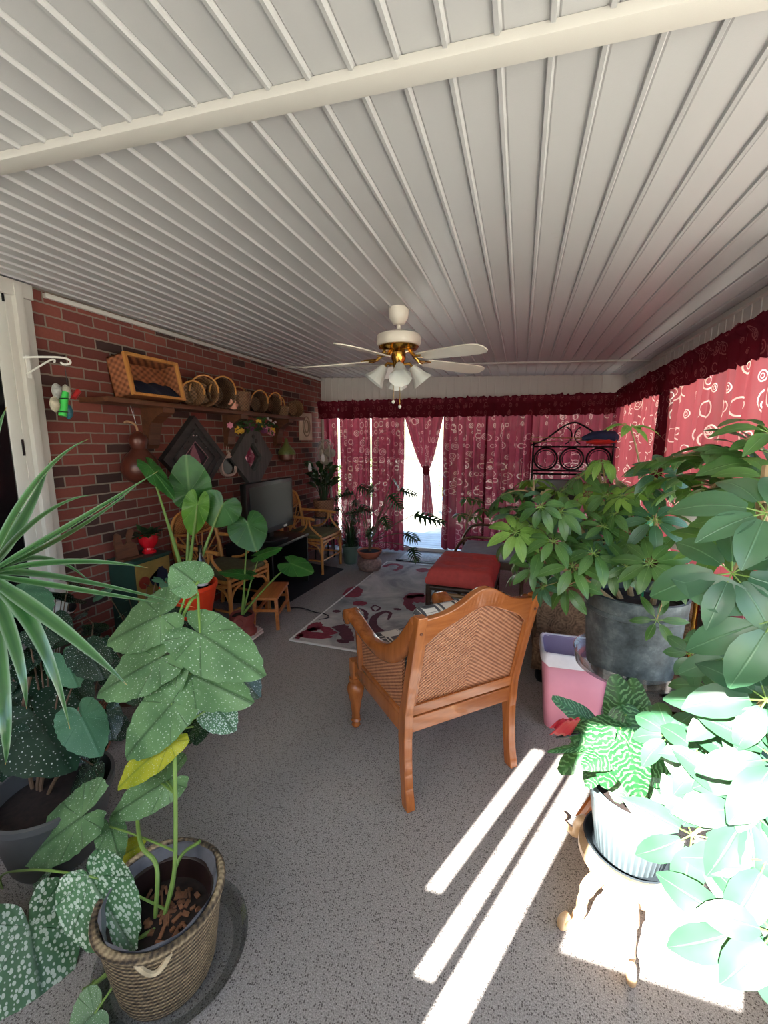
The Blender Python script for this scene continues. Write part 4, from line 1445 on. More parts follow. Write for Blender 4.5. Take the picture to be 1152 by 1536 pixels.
def sp(px, py): return atx(px, py, -2.445 + rnd.uniform(-.02, .025))
mb = MB()
for k in range(60):
    px = rnd.uniform(352, 412); py = 634 + rnd.uniform(-7, 9) + abs(px - 385) * .12
    c = sp(px, py); d = V((rnd.uniform(0, 1), rnd.uniform(-1, 1), rnd.uniform(-.9, .5))).normalized()
    mb.ribbon([c, c + d * .03, c + d * .065 + V((0, 0, -.01))], V((.5, -.7, .5)), lambda q: .03 * math.sin(PI * min(1, q + .1)) + .002)
mb.build('leaves', MT['darkleaf'], fw, world=True)
for nm, m_, pts in (('pink_flower', 'pinkpetal', ((345, 638), (398, 643), (402, 640), (405, 648), (408, 650))), ('purple_flower', 'purpetal', ((367, 640), (372, 637), (376, 641), (391, 644), (396, 646), (387, 642), (364, 644))),
                    ('yellow_flower', 'yelpetal', ((388, 633), (390, 638), (357, 645), (362, 646), (408, 646))), ('white_flower', 'whipetal', ((402, 628), (406, 631), (410, 635), (413, 633), (404, 634)))):
    for (a, b) in pts:
        mb = MB(); c = sp(a, b)
        for _ in range(2): petals(mb, c, rnd.uniform(.028, .04) if nm != 'white_flower' else .016)
        mb.build(nm, MT[m_], fw, world=True)
# scroll hook on the door frame and its hanging wind ornament
hk = thing('scroll_hook', 'white scrolled iron hook screwed to the door frame', 'hook', (-2.645, 1.77, 1.95))
HB = (-2.645, 1.77)
mb = MB()
mb.tube(spline([(HB[0], 1.745, 1.957), (HB[0] + .05, 1.79, 1.965), (HB[0] + .11, 1.86, 1.972), (HB[0] + .14, 1.895, 1.965), (HB[0] + .145, 1.90, 1.945), (HB[0] + .128, 1.88, 1.935), (HB[0] + .115, 1.865, 1.945)], 5), .006, 6)
mb.tube(spline([(HB[0], 1.755, 1.87), (HB[0] + .05, 1.80, 1.92), (HB[0] + .085, 1.835, 1.955), (HB[0] + .10, 1.845, 1.955), (HB[0] + .098, 1.842, 1.94)], 5), .005, 6)
mb.bx(HB[0] - .004, HB[0] + .004, 1.757, 1.777, 1.85, 1.975)
mb.build('scroll', MT['frame'], hk, world=True)
orn = thing('hanging_ornament', 'small hanging ornament with a bright green tube and red tip, dangling from the scroll hook', 'ornament', (-2.525, 1.885, 1.63))
OX = -2.525
mb = MB(); mb.tube([(OX, 1.885, 1.935), (OX, 1.885, 1.80)], .002, 4); mb.build('string', MT['black'], orn, world=True)
def op(px, py): return atx(px, py, OX)
mb = MB(); mb.tube([op(97, 588), op(94, 624)], .021, 14); mb.build('green_tube', simple('neon_green_plastic', (60, 190, 80), .35, var=.05), orn, world=True)
mb = MB(); mb.tube([op(110, 597), op(118, 586)], .015, 12); mb.build('red_tip', simple('red_plastic', (170, 40, 40), .35), orn, world=True)
for (a, b, c_) in ((87, 586, (150, 150, 146)), (84, 606, (170, 160, 140)), (104, 617, (40, 96, 108)), (101, 588, (180, 176, 160))):
    mb = MB(); p = op(a, b)
    mb.lathe([(.004, -.045), (.020, -.03), (.026, 0), (.018, .03), (.004, .042)], p + V((-.01, 0, 0)), 12)
    mb.build('shell_piece', simple('shell_%d' % a, c_, .35, var=.4, vs=40), orn, world=True)
mb = MB()
for (a, b) in ((96, 598), (94.5, 618)):
    p = op(a, b); mb.tube([p + V((.023 * math.cos(q), .023 * math.sin(q), 0)) for q in [2 * PI * k / 14 for k in range(14)]], .003, 5, closed=True)
mb.build('black_band', MT['black'], orn, world=True)

# ================================================================ PAINTED CABINET AND WHAT STANDS ON IT
cb = thing('painted_cabinet', 'small painted cabinet with a teapot on its yellow side against the brick wall', 'cabinet', (-2.56, 2.33, 0))
c_xy = aty(200, 843, 2.15); CX = c_xy.x; CZ = c_xy.z
CY1 = atx(255, 829, CX).y
MT['greenpaint'] = simple('dark_green_paint', (30, 58, 48), .5, var=.2)
MT['yellowpaint'] = simple('mustard_paint', (140, 116, 58), .6, var=.2, vs=14)
mb = MB(); mb.bx(XL + .005, CX - .004, 2.154, CY1 - .004, 0.0, CZ - .02); mb.build('carcass', MT['greenpaint'], cb, world=True)
mb = MB(); mb.bx(XL + .005, CX + .008, 2.142, CY1 + .008, CZ - .02, CZ, bev=.004); mb.build('top', MT['greenpaint'], cb, world=True)
mb = MB(); mb.bx(CX - .004, CX, 2.16, CY1 - .012, .30, CZ - .03); mb.build('yellow_panel', MT['yellowpaint'], cb, world=True)
tm = M(((0, 0, 1, CX), (1, 0, 0, (2.15 + CY1) / 2 + .06), (0, 1, 0, CZ - .17), (0, 0, 0, 1)))
mb = MB(); mb.prism(spline2([(-.02, .075), (.02, .075), (.025, .06), (.055, .035), (.06, -.02), (.03, -.07), (-.03, -.07), (-.06, -.02), (-.095, .02), (-.10, .0), (-.07, -.045), (-.05, .04), (-.025, .06), (-.02, .075)], 3), 0, .003, tm); mb.build('painted_teapot', simple('navy_paint', (24, 32, 54), .5), cb, world=True)
mb = MB(); mb.lathe([(.001, 0), (.045, .001), (.045, .003), (.001, .004)], (CX, 2.22, CZ - .17), 18, rot=(0, R(90), 0)); mb.build('painted_apple', simple('rust_red_paint', (130, 44, 30), .5), cb, world=True)

def py_of(px, py, x=None): return atx(px, py, x)
sq = thing('squirrel_cutout', 'brown wooden squirrel cutout standing on the painted cabinet', 'figurine', (-2.57, 2.20, CZ))
sqm = lambda y: M(((.25, 0, .97, -2.575), (.97, 0, -.25, y), (0, 1, 0, CZ), (0, 0, 0, 1)))
mb = MB(); mb.prism(spline2([(-.075, 0), (.06, 0), (.065, .05), (.055, .10), (.03, .115), (.035, .15), (.05, .18), (.04, .205), (.02, .20), (.005, .17), (.0, .12), (-.02, .10), (-.035, .13), (-.035, .165), (-.055, .185), (-.075, .175), (-.08, .10), (-.075, 0)], 3), -.010, .010, sqm(2.21)); mb.build('cutout', MT['shelfwood'], sq, world=True)
mb = MB(); mb.bx(-2.60, -2.52, 2.13, 2.29, CZ, CZ + .012); mb.build('base', MT['shelfwood'], sq, world=True)
rpz = atx(222, 831, -2.52)
rp = thing('potted_plant', 'leafy plant in a glossy red fluted footed pot on the painted cabinet', 'potted plant', (-2.56, rpz.y + .05, CZ))
MT['redgloss'] = simple('glossy_red_glaze', (190, 22, 34), .18, var=.04)
mb = MB(); mb.lathe([(.046, 0), (.048, .012), (.036, .025), (.034, .04), (.050, .058), (.062, .085), (.064, .12), (.066, .145), (.060, .147), (.056, .12)], seg=48, rfn=lambda a, i: 1 + (.05 * abs(math.sin(a * 6)) if 4 <= i <= 6 else 0)); mb.build('pot', MT['redgloss'], rp)
mb = MB(); mb.lathe([(.001, .125), (.055, .127)], seg=16, cap0=False, cap1=False); mb.build('soil', simple('potting_soil', (34, 24, 20), .95, var=.4, vs=60), rp)
MT['soil'] = bpy.data.materials['potting_soil']
mb = MB()
for k in range(46):
    a = rnd.uniform(0, 2 * PI); rr_ = rnd.uniform(.01, .05)
    c = V((rr_ * math.cos(a), rr_ * math.sin(a), .125))
    d = V((math.cos(a), math.sin(a), rnd.uniform(.2, 1.6))).normalized()
    L = rnd.uniform(.07, .14)
    mb.ribbon([c, c + d * L * .5, c + d * L + V((0, 0, -.03))], V((0, 0, 1)), lambda q: .045 * math.sin(PI * min(1, q * .9 + .08)) + .002)
mb.build('foliage', MT['darkleaf'], rp)

# ================================================================ RATTAN CHAIRS
MT['greencush'] = simple('olive_seat_cloth', (92, 92, 62), .95, var=.15, vs=30)
MT['rattanweave'] = weave('woven_rattan_panel', (140, 84, 40), (190, 128, 68), 220)


def rattan_chair(label, loc, rz):
    c = thing('rattan_chair', label, 'chair', loc, rz, None)
    r_ = .015
    fl = .24; D0, D1 = -.24, .26     # half width, back y, front y
    for sx in (-1, 1):
        mb = MB(); mb.tube([(fl * sx, D1, 0), (fl * sx, D1, .43)], r_ * 1.1, 10); mb.build('leg', MT['cane_rod'], c)
        mb = MB(); mb.tube(spline([(fl * sx, D0 - .03, 0), (fl * sx, D0, .30), (fl * sx, D0 - .01, .50), (fl * sx * .96, D0 - .05, .72)], 5), r_ * 1.1, 10); mb.build('leg', MT['cane_rod'], c)
        # arm: horizontal rail, then splitting down to the seat
        mb = MB()
        mb.tube(spline([(fl * sx, D0 - .02, .66), (fl * 1.08 * sx, -.05, .655), (fl * 1.12 * sx, .14, .645), (fl * 1.10 * sx, .19, .635)], 5), r_ * 1.1, 10)
        mb.tube(spline([(fl * 1.11 * sx, .09, .64), (fl * 1.08 * sx, .08, .56), (fl * 1.02 * sx, .0, .48), (fl * sx, -.12, .455)], 5), r_ * .8, 8)
        mb.tube(spline([(fl * 1.11 * sx, .12, .64), (fl * 1.08 * sx, .13, .56), (fl * 1.02 * sx, .20, .48), (fl * sx, .26, .44)], 5), r_ * .8, 8)
        mb.build('arm', MT['cane_rod'], c)
        mb = MB()
        mb.tube([(fl * sx, D0, .40), (fl * sx, D1, .40)], r_, 8); mb.tube([(fl * sx, D0, .365), (fl * sx, D1, .365)], r_ * .8, 8)
        mb.tube(spline([(fl * sx, D1, .22), (fl * sx, D1 - .05, .32), (fl * sx, D1 - .16, .36)], 5), r_ * .7, 8)
        mb.tube([(fl * sx, D0, .16), (fl * sx, D1, .16)], r_ * .7, 8)
        mb.build('side_rail', MT['cane_rod'], c)
    mb = MB()
    mb.tube([(-fl, D1, .41), (fl, D1, .41)], r_, 8); mb.tube([(-fl, D1, .37), (fl, D1, .37)], r_ * .8, 8)
    for s_ in (-1, 1): mb.tube(spline([(fl * s_, D1, .22), (fl * s_ * .8, D1, .32), (fl * s_ * .35, D1, .36)], 5), r_ * .7, 8)
    mb.build('front_rail', MT['cane_rod'], c)
    mb = MB(); mb.tube([(-fl, D1, .16), (fl, D1, .16)], r_ * .6, 8); mb.build('stretcher', MT['cane_rod'], c)
    mb = MB(); mb.tube([(-fl, D0, .40), (fl, D0, .40)], r_, 8); mb.build('rear_rail', MT['cane_rod'], c)
    mb = MB(); mb.box((0, .01, .432), (.46, .48, .05), bev=.02, seg=3); mb.build('seat_cushion', MT['greencush'], c)
    # fan back
    def bk(x, z): return V((x, D0 - .02 - (z - .45) * .14, z))
    mb = MB()
    mb.tube([bk(x, z) for x, z in spline2([(-.235, .45), (-.25, .64), (-.225, .82), (-.12, .905), (.12, .905), (.225, .82), (.25, .64), (.235, .45)], 5)], r_, 8)
    mb.tube([bk(x, z) for x, z in spline2([(-.24, .74), (-.12, .715), (0, .71), (.12, .715), (.24, .74)], 5)], r_ * .7, 8)
    mb.build('back_frame', MT['cane_rod'], c)
    mb = MB()
    for k in range(9):
        a = R(20 + 140 * k / 8)
        x1 = .235 * math.cos(a) / max(abs(math.cos(a)), abs(math.sin(a)) * .9)
        z1 = .47 + .245 * math.sin(a) / max(abs(math.cos(a)), abs(math.sin(a)) * .98)
        mb.tube([bk(0.03 * math.cos(a), .47), bk(x1, min(z1, .735))], r_ * .45, 6)
    mb.tube(spline([bk(-.06, .45), bk(0, .50), bk(.06, .45)], 5), r_ * .9, 8)
    mb.build('fan_spokes', MT['cane_rod'], c)
    mb = MB()
    mb.grid(lambda u, v: bk((-.215 + .43 * u) * (1 - .35 * v ** 2), .722 + .01 * abs(u - .5) * 4 + (.17 - .0 * u) * v), 10, 4)
    mb.build('woven_panel', MT['rattanweave'], c, solid=.006)
    return c


rattan_chair('golden rattan chair with olive seat, standing behind the orange pot', (-2.37, 2.95, 0), R(-94))
rattan_chair('golden rattan chair with olive seat, standing between the television and the pedestal fan', (-2.33, 4.49, 0), R(-92))

# ================================================================ TELEVISION + STAND
tv = thing('television', 'black flat television with a dark reflecting screen', 'television', (-2.36, 3.66, .535))
MT['screen'] = simple('dark_screen', (7, 9, 11), .30, var=.02, spec=.12)
tz = R(2)
mb = MB(); mb.bx(-.035, .035, -.41, .41, .07, .585, bev=.012); mb.build('housing', MT['black'], tv)
mb = MB(); mb.bx(.0345, .0385, -.37, .37, .125, .545); mb.build('screen', MT['screen'], tv)
mb = MB(); mb.lathe([(.17, 0), (.17, .012), (.03, .022), (.03, .08)], seg=28); mb.build('foot', MT['black'], tv)
mb = MB(); mb.bx(.035, .041, .20, .26, .085, .105); mb.build('sticker', MT['frame'], tv)
ts = thing('television_stand', 'low black stand under the television', 'stand', (-2.38, 3.66, 0))
MT['blackwood'] = simple('black_laminate', (20, 18, 18), .4, var=.15)
mb = MB(); mb.bx(-.26, .26, -.36, .36, .505, .533, bev=.004); mb.build('top', MT['blackwood'], ts)
for sy in (-.35, .33): 
    mb = MB(); mb.bx(-.25, .25, sy, sy + .02, .0, .505); mb.build('side_panel', MT['blackwood'], ts)
mb = MB(); mb.bx(-.25, .24, -.33, .33, .24, .258); mb.build('shelf', MT['blackwood'], ts)
mb = MB(); mb.bx(-.255, -.24, -.34, .34, .02, .5); mb.build('back_panel', MT['blackwood'], ts)

# ================================================================ STOOL, CADDY, RED BOOT
st = thing('wooden_stool', 'small honey wooden stool in front of the near rattan chair', 'stool', (-1.945, 2.985, 0), R(17))
MT['honey'] = wood('honey_pine', (150, 84, 40), (196, 124, 66), .4, 1, 'y')
mb = MB(); mb.box((0, 0, .262), (.21, .40, .022), bev=.006); mb.build('seat', MT['honey'], st)
for sx in (-1, 1):
    for sy in (-1, 1):
        mb = MB(); mb.beam((.085 * sx, .165 * sy, .252), (.10 * sx, .19 * sy, 0), .026, .026, up=(0, 1, 0), bev=.003); mb.build('leg', MT['honey'], st)
mb = MB()
for sx in (-1, 1): mb.beam((.094 * sx, -.18, .12), (.094 * sx, .18, .12), .018, .022)
for sy in (-1, 1): mb.beam((-.094, .18 * sy, .16), (.094, .18 * sy, .16), .018, .022)
mb.build('stretcher', MT['honey'], st)
cd = thing('slatted_plant_caddy', 'round white slatted plant caddy on the carpet', 'plant caddy', (-1.955, 2.60, 0))
mb = MB()
for k in range(-4, 5):
    x_ = k * .031
    L = (.142 ** 2 - x_ ** 2) ** .5
    mb.bx(x_ - .012, x_ + .012, -L, L, .045, .058, bev=.003)
mb.build('slats', simple('whitewashed_slat', (206, 196, 190), .6), cd)
mb = MB(); mb.bx(-.10, .10, -.1, -.075, .03, .045); mb.bx(-.10, .10, .075, .1, .03, .045); mb.build('battens', MT['greywood'], cd)
for k in range(4):
    a = R(45 + 90 * k); mb = MB(); mb.lathe([(.015, 0), (.018, .015), (.012, .03)], (.10 * math.cos(a), .10 * math.sin(a), 0), 10); mb.build('castor', MT['sofafoot'], cd)
bt = thing('red_pot', 'dark red glazed pot tucked between the orange pot and the caddy', 'pot', (-1.99, 2.36, 0))
mb = MB(); mb.lathe([(.05, 0), (.055, .01), (.05, .05), (.07, .11), (.075, .145), (.068, .15), (.06, .12)], seg=26); mb.build('pot_body', simple('dark_red_glaze', (120, 24, 30), .3), bt)

# ================================================================ PEDESTAL FAN
pf = thing('pedestal_fan', 'white pedestal fan in the corner behind the basket planter', 'fan', (-2.40, 5.22, 0), R(-38))
MT['fanplastic'] = simple('grey_white_plastic', (178, 176, 170), .4, var=.05)
mb = MB(); mb.lathe([(.20, 0), (.20, .02), (.06, .045), (.02, .06)], seg=30); mb.build('base', MT['fanplastic'], pf)
mb = MB(); mb.tube([(0, 0, .05), (0, 0, 1.30)], .014, 12); mb.build('pole', MT['fanplastic'], pf)
mb = MB(); mb.lathe([(.05, 0), (.06, .05), (.05, .12), (.02, .13)], (0, .05, 1.35), 20, rot=(R(90), 0, 0)); mb.build('motor', MT['fanplastic'], pf)
mb = MB()
FC = V((0, -.10, 1.35))
for rr_ in (.175, .17): mb.tube([FC + V((rr_ * math.cos(a), .0 if rr_ > .172 else .05, rr_ * math.sin(a))) for a in [2 * PI * k / 36 for k in range(36)]], .006, 6, closed=True)
for k in range(48):
    a = 2 * PI * k / 48
    mb.tube([FC + V((q * math.cos(a), -.035 + .035 * (q / .175) ** 2, q * math.sin(a))) for q in (.04, .10, .15, .175)], .0014, 4)
    mb.tube([FC + V((q * math.cos(a), .085 - .06 * (q / .175) ** 2, q * math.sin(a))) for q in (.04, .10, .15, .175)], .0014, 4)
mb.build('cage', MT['fanplastic'], pf)
mb = MB(); mb.lathe([(.05, 0), (.05, .012), (.03, .02), (.002, .021)], FC + V((0, -.03, 0)), 24, rot=(R(90), 0, 0)); mb.build('hub_cap', MT['fanwhite'], pf)
for k in range(3):
    mb = MB(); a0 = R(120 * k + 20)
    mb.grid(lambda u, v: FC + V(((.03 + .125 * u) * math.cos(a0 + (v - .5) * 1.3), .02 + .03 * (v - .5), (.03 + .125 * u) * math.sin(a0 + (v - .5) * 1.3))), 5, 8)
    mb.build('fan_blade', MT['fanwhite'], pf, solid=.003)

# ================================================================ PLANTS
BEG = [(0, 1), (12, .88), (30, .74), (55, .60), (80, .52), (100, .50), (125, .50), (150, .44), (168, .26), (180, .05)]
EAR = [(0, 1), (10, .90), (25, .78), (45, .66), (75, .56), (100, .52), (130, .52), (155, .50), (170, .22), (180, .04)]
BEG2 = [(0, 1), (12, .9), (30, .78), (55, .64), (80, .54), (100, .47), (125, .38), (150, .22), (168, .12), (180, .04)]
OVAL = [(0, 1), (8, .95), (16, .86), (30, .70), (50, .60), (80, .50), (110, .42), (140, .34), (165, .28), (180, .25)]
CAMP = V((0, 0, CAMH))
FWD = CR @ V((0, 0, -1))
MT['beg'] = leafy('angel_wing_begonia_leaf', (76, 112, 74), (112, 150, 102), (46, 76, 46), .40, .18, 'begonia', .9)
MT['beg_silver'] = leafy('silver_spotted_begonia_leaf', (56, 100, 64), (86, 130, 90), (32, 68, 42), .36, .18, 'begonia', 2.3)
MT['beg_dark'] = leafy('dark_begonia_leaf', (22, 42, 32), (40, 64, 50), (18, 36, 28), .26, .10, 'begonia', .85)  # pale dots here paint in specular glints on the dark leaves
MT['beg_plain'] = leafy('plain_green_begonia_leaf', (58, 104, 78), (84, 132, 98), (60, 110, 80), .45, .2, 'begonia', .5)
MT['beg_yellow'] = leafy('yellowing_begonia_leaf', (150, 160, 36), (198, 196, 60), (120, 140, 50), .45, .3, 'begonia', .8)
MT['ear'] = leafy('elephant_ear_leaf', (34, 84, 36), (58, 118, 50), (104, 150, 80), .35, .25, 'ear')
MT['ear_light'] = leafy('fresh_elephant_ear_leaf', (70, 124, 36), (112, 164, 56), (140, 184, 84), .35, .3, 'ear')
MT['schef'] = leafy('umbrella_plant_leaf', (42, 78, 36), (84, 122, 62), (126, 156, 92), .32, .2, 'plain')
MT['schef_blue'] = leafy('glossy_umbrella_plant_leaf', (40, 78, 54), (66, 108, 78), (110, 146, 112), .36, .14, 'plain', spec=.7)
MT['schef_new'] = leafy('young_umbrella_plant_leaf', (84, 124, 48), (128, 162, 74), (166, 190, 108), .35, .32, 'plain')
MT['drac'] = leafy('spiky_dracaena_leaf', (36, 80, 44), (70, 112, 62), (150, 176, 150), .20, .12, 'strap', spec=.8)
MT['calath'] = leafy('striped_calathea_leaf', (30, 74, 42), (104, 152, 98), (34, 92, 46), .34, .22, 'calathea')
MT['lily'] = leafy('dark_lily_leaf', (16, 36, 20), (34, 62, 34), (40, 70, 40), .35, .12, 'plain')
MT['stemg'] = simple('green_stem', (112, 142, 66), .5, var=.15)
MT['stemb'] = simple('brown_woody_stem', (92, 70, 50), .8, var=.25, vs=30)
MT['stemt'] = simple('tan_woody_stem', (150, 124, 88), .8, var=.2, vs=30)


def pxw(p, w): # world width of w photo pixels at p
    return w * (p - CAMP).dot(FWD) / F


def facing(p, z=.8):
    return ((CAMP - p).normalized() * .8 + V((0, 0, z))).normalized()


def big_leaf(mb, b, t, w, yb, yt, keys=BEG, z=.8, **k):
    pb, pt = aty(b[0], b[1], yb), aty(t[0], t[1], yt)
    m_ = (pb + pt) / 2
    mb.polar_leaf(pb, pt, facing(m_, z), pxw(m_, w), keys, **k)
    return pb


def soil_disc(parent, r, z, c=(0, 0, 0), n=20):
    mb = MB()
    mb.lathe([(.001, z + .012), (r * .5, z + .008), (r, z)], c, n, cap0=False, cap1=False, rfn=lambda a, i: 1 + .02 * math.sin(5 * a))
    return mb.build('soil', MT['soil'], parent)


def petiole(mb, a, b, r=.004, sag=.03, seg=6):
    m_ = (a + b) / 2 + V((0, 0, sag))
    mb.tube(bez(a, m_, b, n=7), [r * 1.2] * 4 + [r] * 4, seg)


# ---- angel-wing begonia in the seagrass basket
ss = thing('plant_saucer', 'wide clear plastic saucer on the carpet under the seagrass basket', 'saucer', (-.905, .80, 0))
MT['clear'] = glassy('clear_plastic', (.80, .83, .84, 1), .12, 2.6)
mb = MB(); mb.lathe([(.165, .003), (.19, .006), (.205, .03), (.209, .031), (.195, .002), (.165, .0)], seg=48, cap0=True, cap1=False); mb.build('dish', MT['clear'], ss)
BC = V((-.893, .765, .006))
bk = thing('potted_begonia', 'tall spotted begonia growing out of a seagrass basket at the bottom left', 'potted plant', BC)
t = NT('twisted_seagrass')
co = t.coord()
sp_ = t.n('ShaderNodeSeparateXYZ', {0: co})
ang = t.math('ARCTAN2', sp_.outputs[0], sp_.outputs[1])
row = t.math('SINE', t.math('ADD', t.math('MULTIPLY', sp_.outputs[2], 470.0), t.math('MULTIPLY', t.noise(co, 6, 2), 5.0)))
tw_ = t.math('SINE', t.math('ADD', t.math('MULTIPLY', ang, 64.0), t.math('MULTIPLY', sp_.outputs[2], 420.0)))
f = t.math('ADD', t.math('MULTIPLY_ADD', row, .22, .35), t.math('MULTIPLY', tw_, .10))
f = t.math('ADD', f, t.math('MULTIPLY', t.math('SUBTRACT', t.noise(co, 40, 4, .7), .5), .9))
cc = t.ramp(f, [(.02, lin((44, 36, 28))), (.35, lin((108, 92, 70))), (.75, lin((176, 156, 122)))])
MT['seagrass'] = t.done(t.pbsdf(cc, .8, 0, t.bump(f, .9, .008)))
mb = MB(); mb.lathe([(.118, 0), (.128, .03), (.142, .12), (.156, .22), (.160, .25), (.150, .25), (.142, .20), (.12, .03)], seg=56, cap1=False, rfn=lambda a, i: 1 + .008 * math.sin(3 * a + i)); mb.build('basket', MT['seagrass'], bk)
mb = MB(); mb.tube([V((.157 * math.cos(a), .157 * math.sin(a), .252 + .004 * math.sin(3 * a))) for a in [2 * PI * k / 48 for k in range(48)]], .0115, 10, closed=True); mb.build('basket_rim', MT['seagrass'], bk)
mb = MB(); mb.lathe([(.126, .14), (.140, .235), (.146, .262), (.142, .262), (.13, .22)], seg=44, cap1=False, cap0=False, rfn=lambda a, i: 1 + .02 * math.sin(9 * a + 2 * i) * (i > 0)); mb.build('plastic_liner', simple('grey_liner_film', (104, 104, 110), .3, var=.2, vs=30), bk)
mb = MB(); mb.lathe([(.110, .04), (.128, .225), (.133, .228), (.126, .223), (.114, .14)], seg=40, cap1=False, cap0=False); mb.build('inner_pot', simple('dark_brown_pot', (40, 26, 24), .35), bk)
soil_disc(bk, .121, .165)
mb = MB()
for k in range(60):
    a = rnd.uniform(0, 2 * PI); q = rnd.uniform(0, .10); p = V((q * math.cos(a), q * math.sin(a), .175))
    mb.box(p, (rnd.uniform(.012, .035), rnd.uniform(.006, .014), .006), rot=(rnd.uniform(-.4, .4), rnd.uniform(-.4, .4), rnd.uniform(0, 3)), bev=.002)
o = mb.build('bark_mulch', simple('bark_chips', (116, 78, 54), .85, var=.5, vs=30), bk); o['kind'] = 'stuff'
mb = MB()
for k in range(10): mb.tube([V((.157 * math.cos(a) * 1.03, .157 * math.sin(a) * 1.03, .25 - .045 * math.sin((a + 1.15) / .5 * PI) )) for a in [-1.15 + .5 * j / 8 for j in range(9)]], .007, 6); break
mb.build('rope_handle', simple('frayed_twine', (186, 170, 140), .9, var=.3, vs=40), bk)
# canes and leaves
sb = BC + V((.0, .0, .17))
canes = MB(); stems = MB()
C1 = spline([sb, aty(262, 1300, .82), aty(262, 1140, .90), aty(256, 1040, .95), aty(262, 960, .98), aty(284, 905, 1.0), aty(297, 893, 1.0)], 6)
canes.tube(C1, [.006] * 20 + [.005] * 20, 8) if len(C1) <= 40 else None
stems.tube([aty(262, 960, .98), aty(265, 935, .99), aty(277, 898, 1.0), aty(298, 872, 1.0)], .004, 6)
canes.tube(spline([sb + V((-.02, -.01, 0)), aty(235, 1300, .80), aty(212, 1268, .82), aty(205, 1215, .9), aty(200, 1140, .97)], 6), .006, 8)
canes.tube(spline([sb + V((.0, -.03, .0)), aty(205, 1412, .70), aty(150, 1470, .66), aty(100, 1492, .66), aty(60, 1480, .68)], 6), .006, 8)
canes.tube(spline([aty(40, 1400, .72), aty(0, 1320, .78), aty(45, 1305, .74), aty(118, 1311, .72)], 6), .0035, 8)
canes.tube(spline([aty(140, 1470, .66), aty(152, 1500, .65), aty(153, 1540, .62)], 5), .004, 6)
canes.tube(spline([sb, aty(268, 1290, .85), aty(300, 1262, .88)], 5), .005, 6)
canes.build('cane', MT['stemg'], bk, world=True)
LV = [  # base, tip, width px, y base, y tip, material
    ((240, 924), (150, 964), 84, .98, .98, 'beg', 9), ((300, 950), (396, 1012), 88, .92, .88, 'beg', 6), ((238, 988), (134, 1044), 82, .93, .90, 'beg', 8),
    ((286, 1012), (378, 1052), 72, .95, .92, 'beg', 5), ((258, 1056), (176, 1144), 84, .90, .85, 'beg', 7), ((254, 1112), (164, 1188), 52, .90, .84, 'beg_yellow', 6),
    ((322, 1058), (354, 1098), 52, 1.02, 1.02, 'beg_silver', 5), ((300, 1078), (292, 1122), 38, 1.04, 1.04, 'beg_dark', 5), ((250, 1172), (156, 1228), 62, .93, .86, 'beg', 6),
    ((165, 1240), (180, 1292), 40, .86, .80, 'beg', 5), ((165, 1296), (208, 1262), 48, .88, .84, 'beg_yellow', 5), ((134, 1314), (202, 1426), 84, .72, .66, 'beg_silver', 8),
    ((44, 1390), (72, 1550), 122, .66, .58, 'beg_silver', 9), ((142, 1520), (100, 1560), 66, .60, .55, 'beg', 5), ((122, 1226), (20, 1298), 84, .84, .78, 'beg', 8),
    ((60, 1330), (20, 1360), 52, .80, .78, 'beg_silver', 5), ((350, 1000), (392, 1048), 56, 1.06, 1.08, 'beg_dark', 5), ((290, 872), (256, 846), 60, 1.0, 1.0, 'beg', 5), ((205, 1020), (232, 1055), 50, 1.05, 1.1, 'beg_dark', 5),
    ((10, 1480), (0, 1540), 80, .66, .6, 'beg', 6), ((225, 1165), (260, 1200), 40, .98, .96, 'beg_plain', 5), ((150, 1400), (130, 1450), 50, .74, .72, 'beg_dark', 5), ((290, 1090), (270, 1120), 30, 1.0, 1.0, 'beg_dark', 5)]
ctop = [p for p in C1]
for (b, t_, w_, yb, yt, m_, kr) in LV:
    mb = MB()
    pb = big_leaf(mb, b, t_, w_, yb, yt, BEG2 if m_ == 'beg_silver' and w_ == 84 else BEG, .35, rings=6, seg=56, fold=.12, droop=.08, ruf=.014, kr=kr, ser=.012)
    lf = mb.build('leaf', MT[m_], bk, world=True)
    if m_ == 'beg_yellow': lf['label'] = 'yellowing leaf'
    near = min(ctop, key=lambda q: (q - pb).length - max(0, pb.z - q.z) * .3)
    if (near - pb).length < .35: petiole(stems, near, pb, .003, .01)
stems.build('leaf_stalks', MT['stemg'], bk, world=True)

# ---- big grey pot with dark begonia at the left edge
gp = thing('potted_begonia', 'dark begonia with painted-on glints in a wide grey pot at the left edge', 'potted plant', (-1.57, .94, 0))
MT['greypot'] = simple('grey_plastic_pot', (88, 88, 88), .5, var=.1)
mb = MB(); mb.lathe([(.135, 0), (.145, .02), (.185, .235), (.197, .24), (.197, .262), (.185, .264), (.178, .235), (.14, .03)], seg=40, cap1=False); mb.build('pot', MT['greypot'], gp)
soil_disc(gp, .176, .20)
mb = MB(); s0 = V((-1.55, .93, .2))
for (a, b, y_) in ((60, 1150, .98), (72, 1130, 1.0), (110, 1120, 1.02), (35, 1075, 1.0)):
    mb.tube(spline([s0 + V((rnd.uniform(-.03, .03), rnd.uniform(-.03, .03), -.01)), aty(58 + (a - 60) * .3, 1190, .95), aty(a, b, y_), aty(a + 10, b - 60, y_ + .05)], 5), .007, 7)
mb.build('canes', MT['stemb'], gp, world=True)
stems = MB()
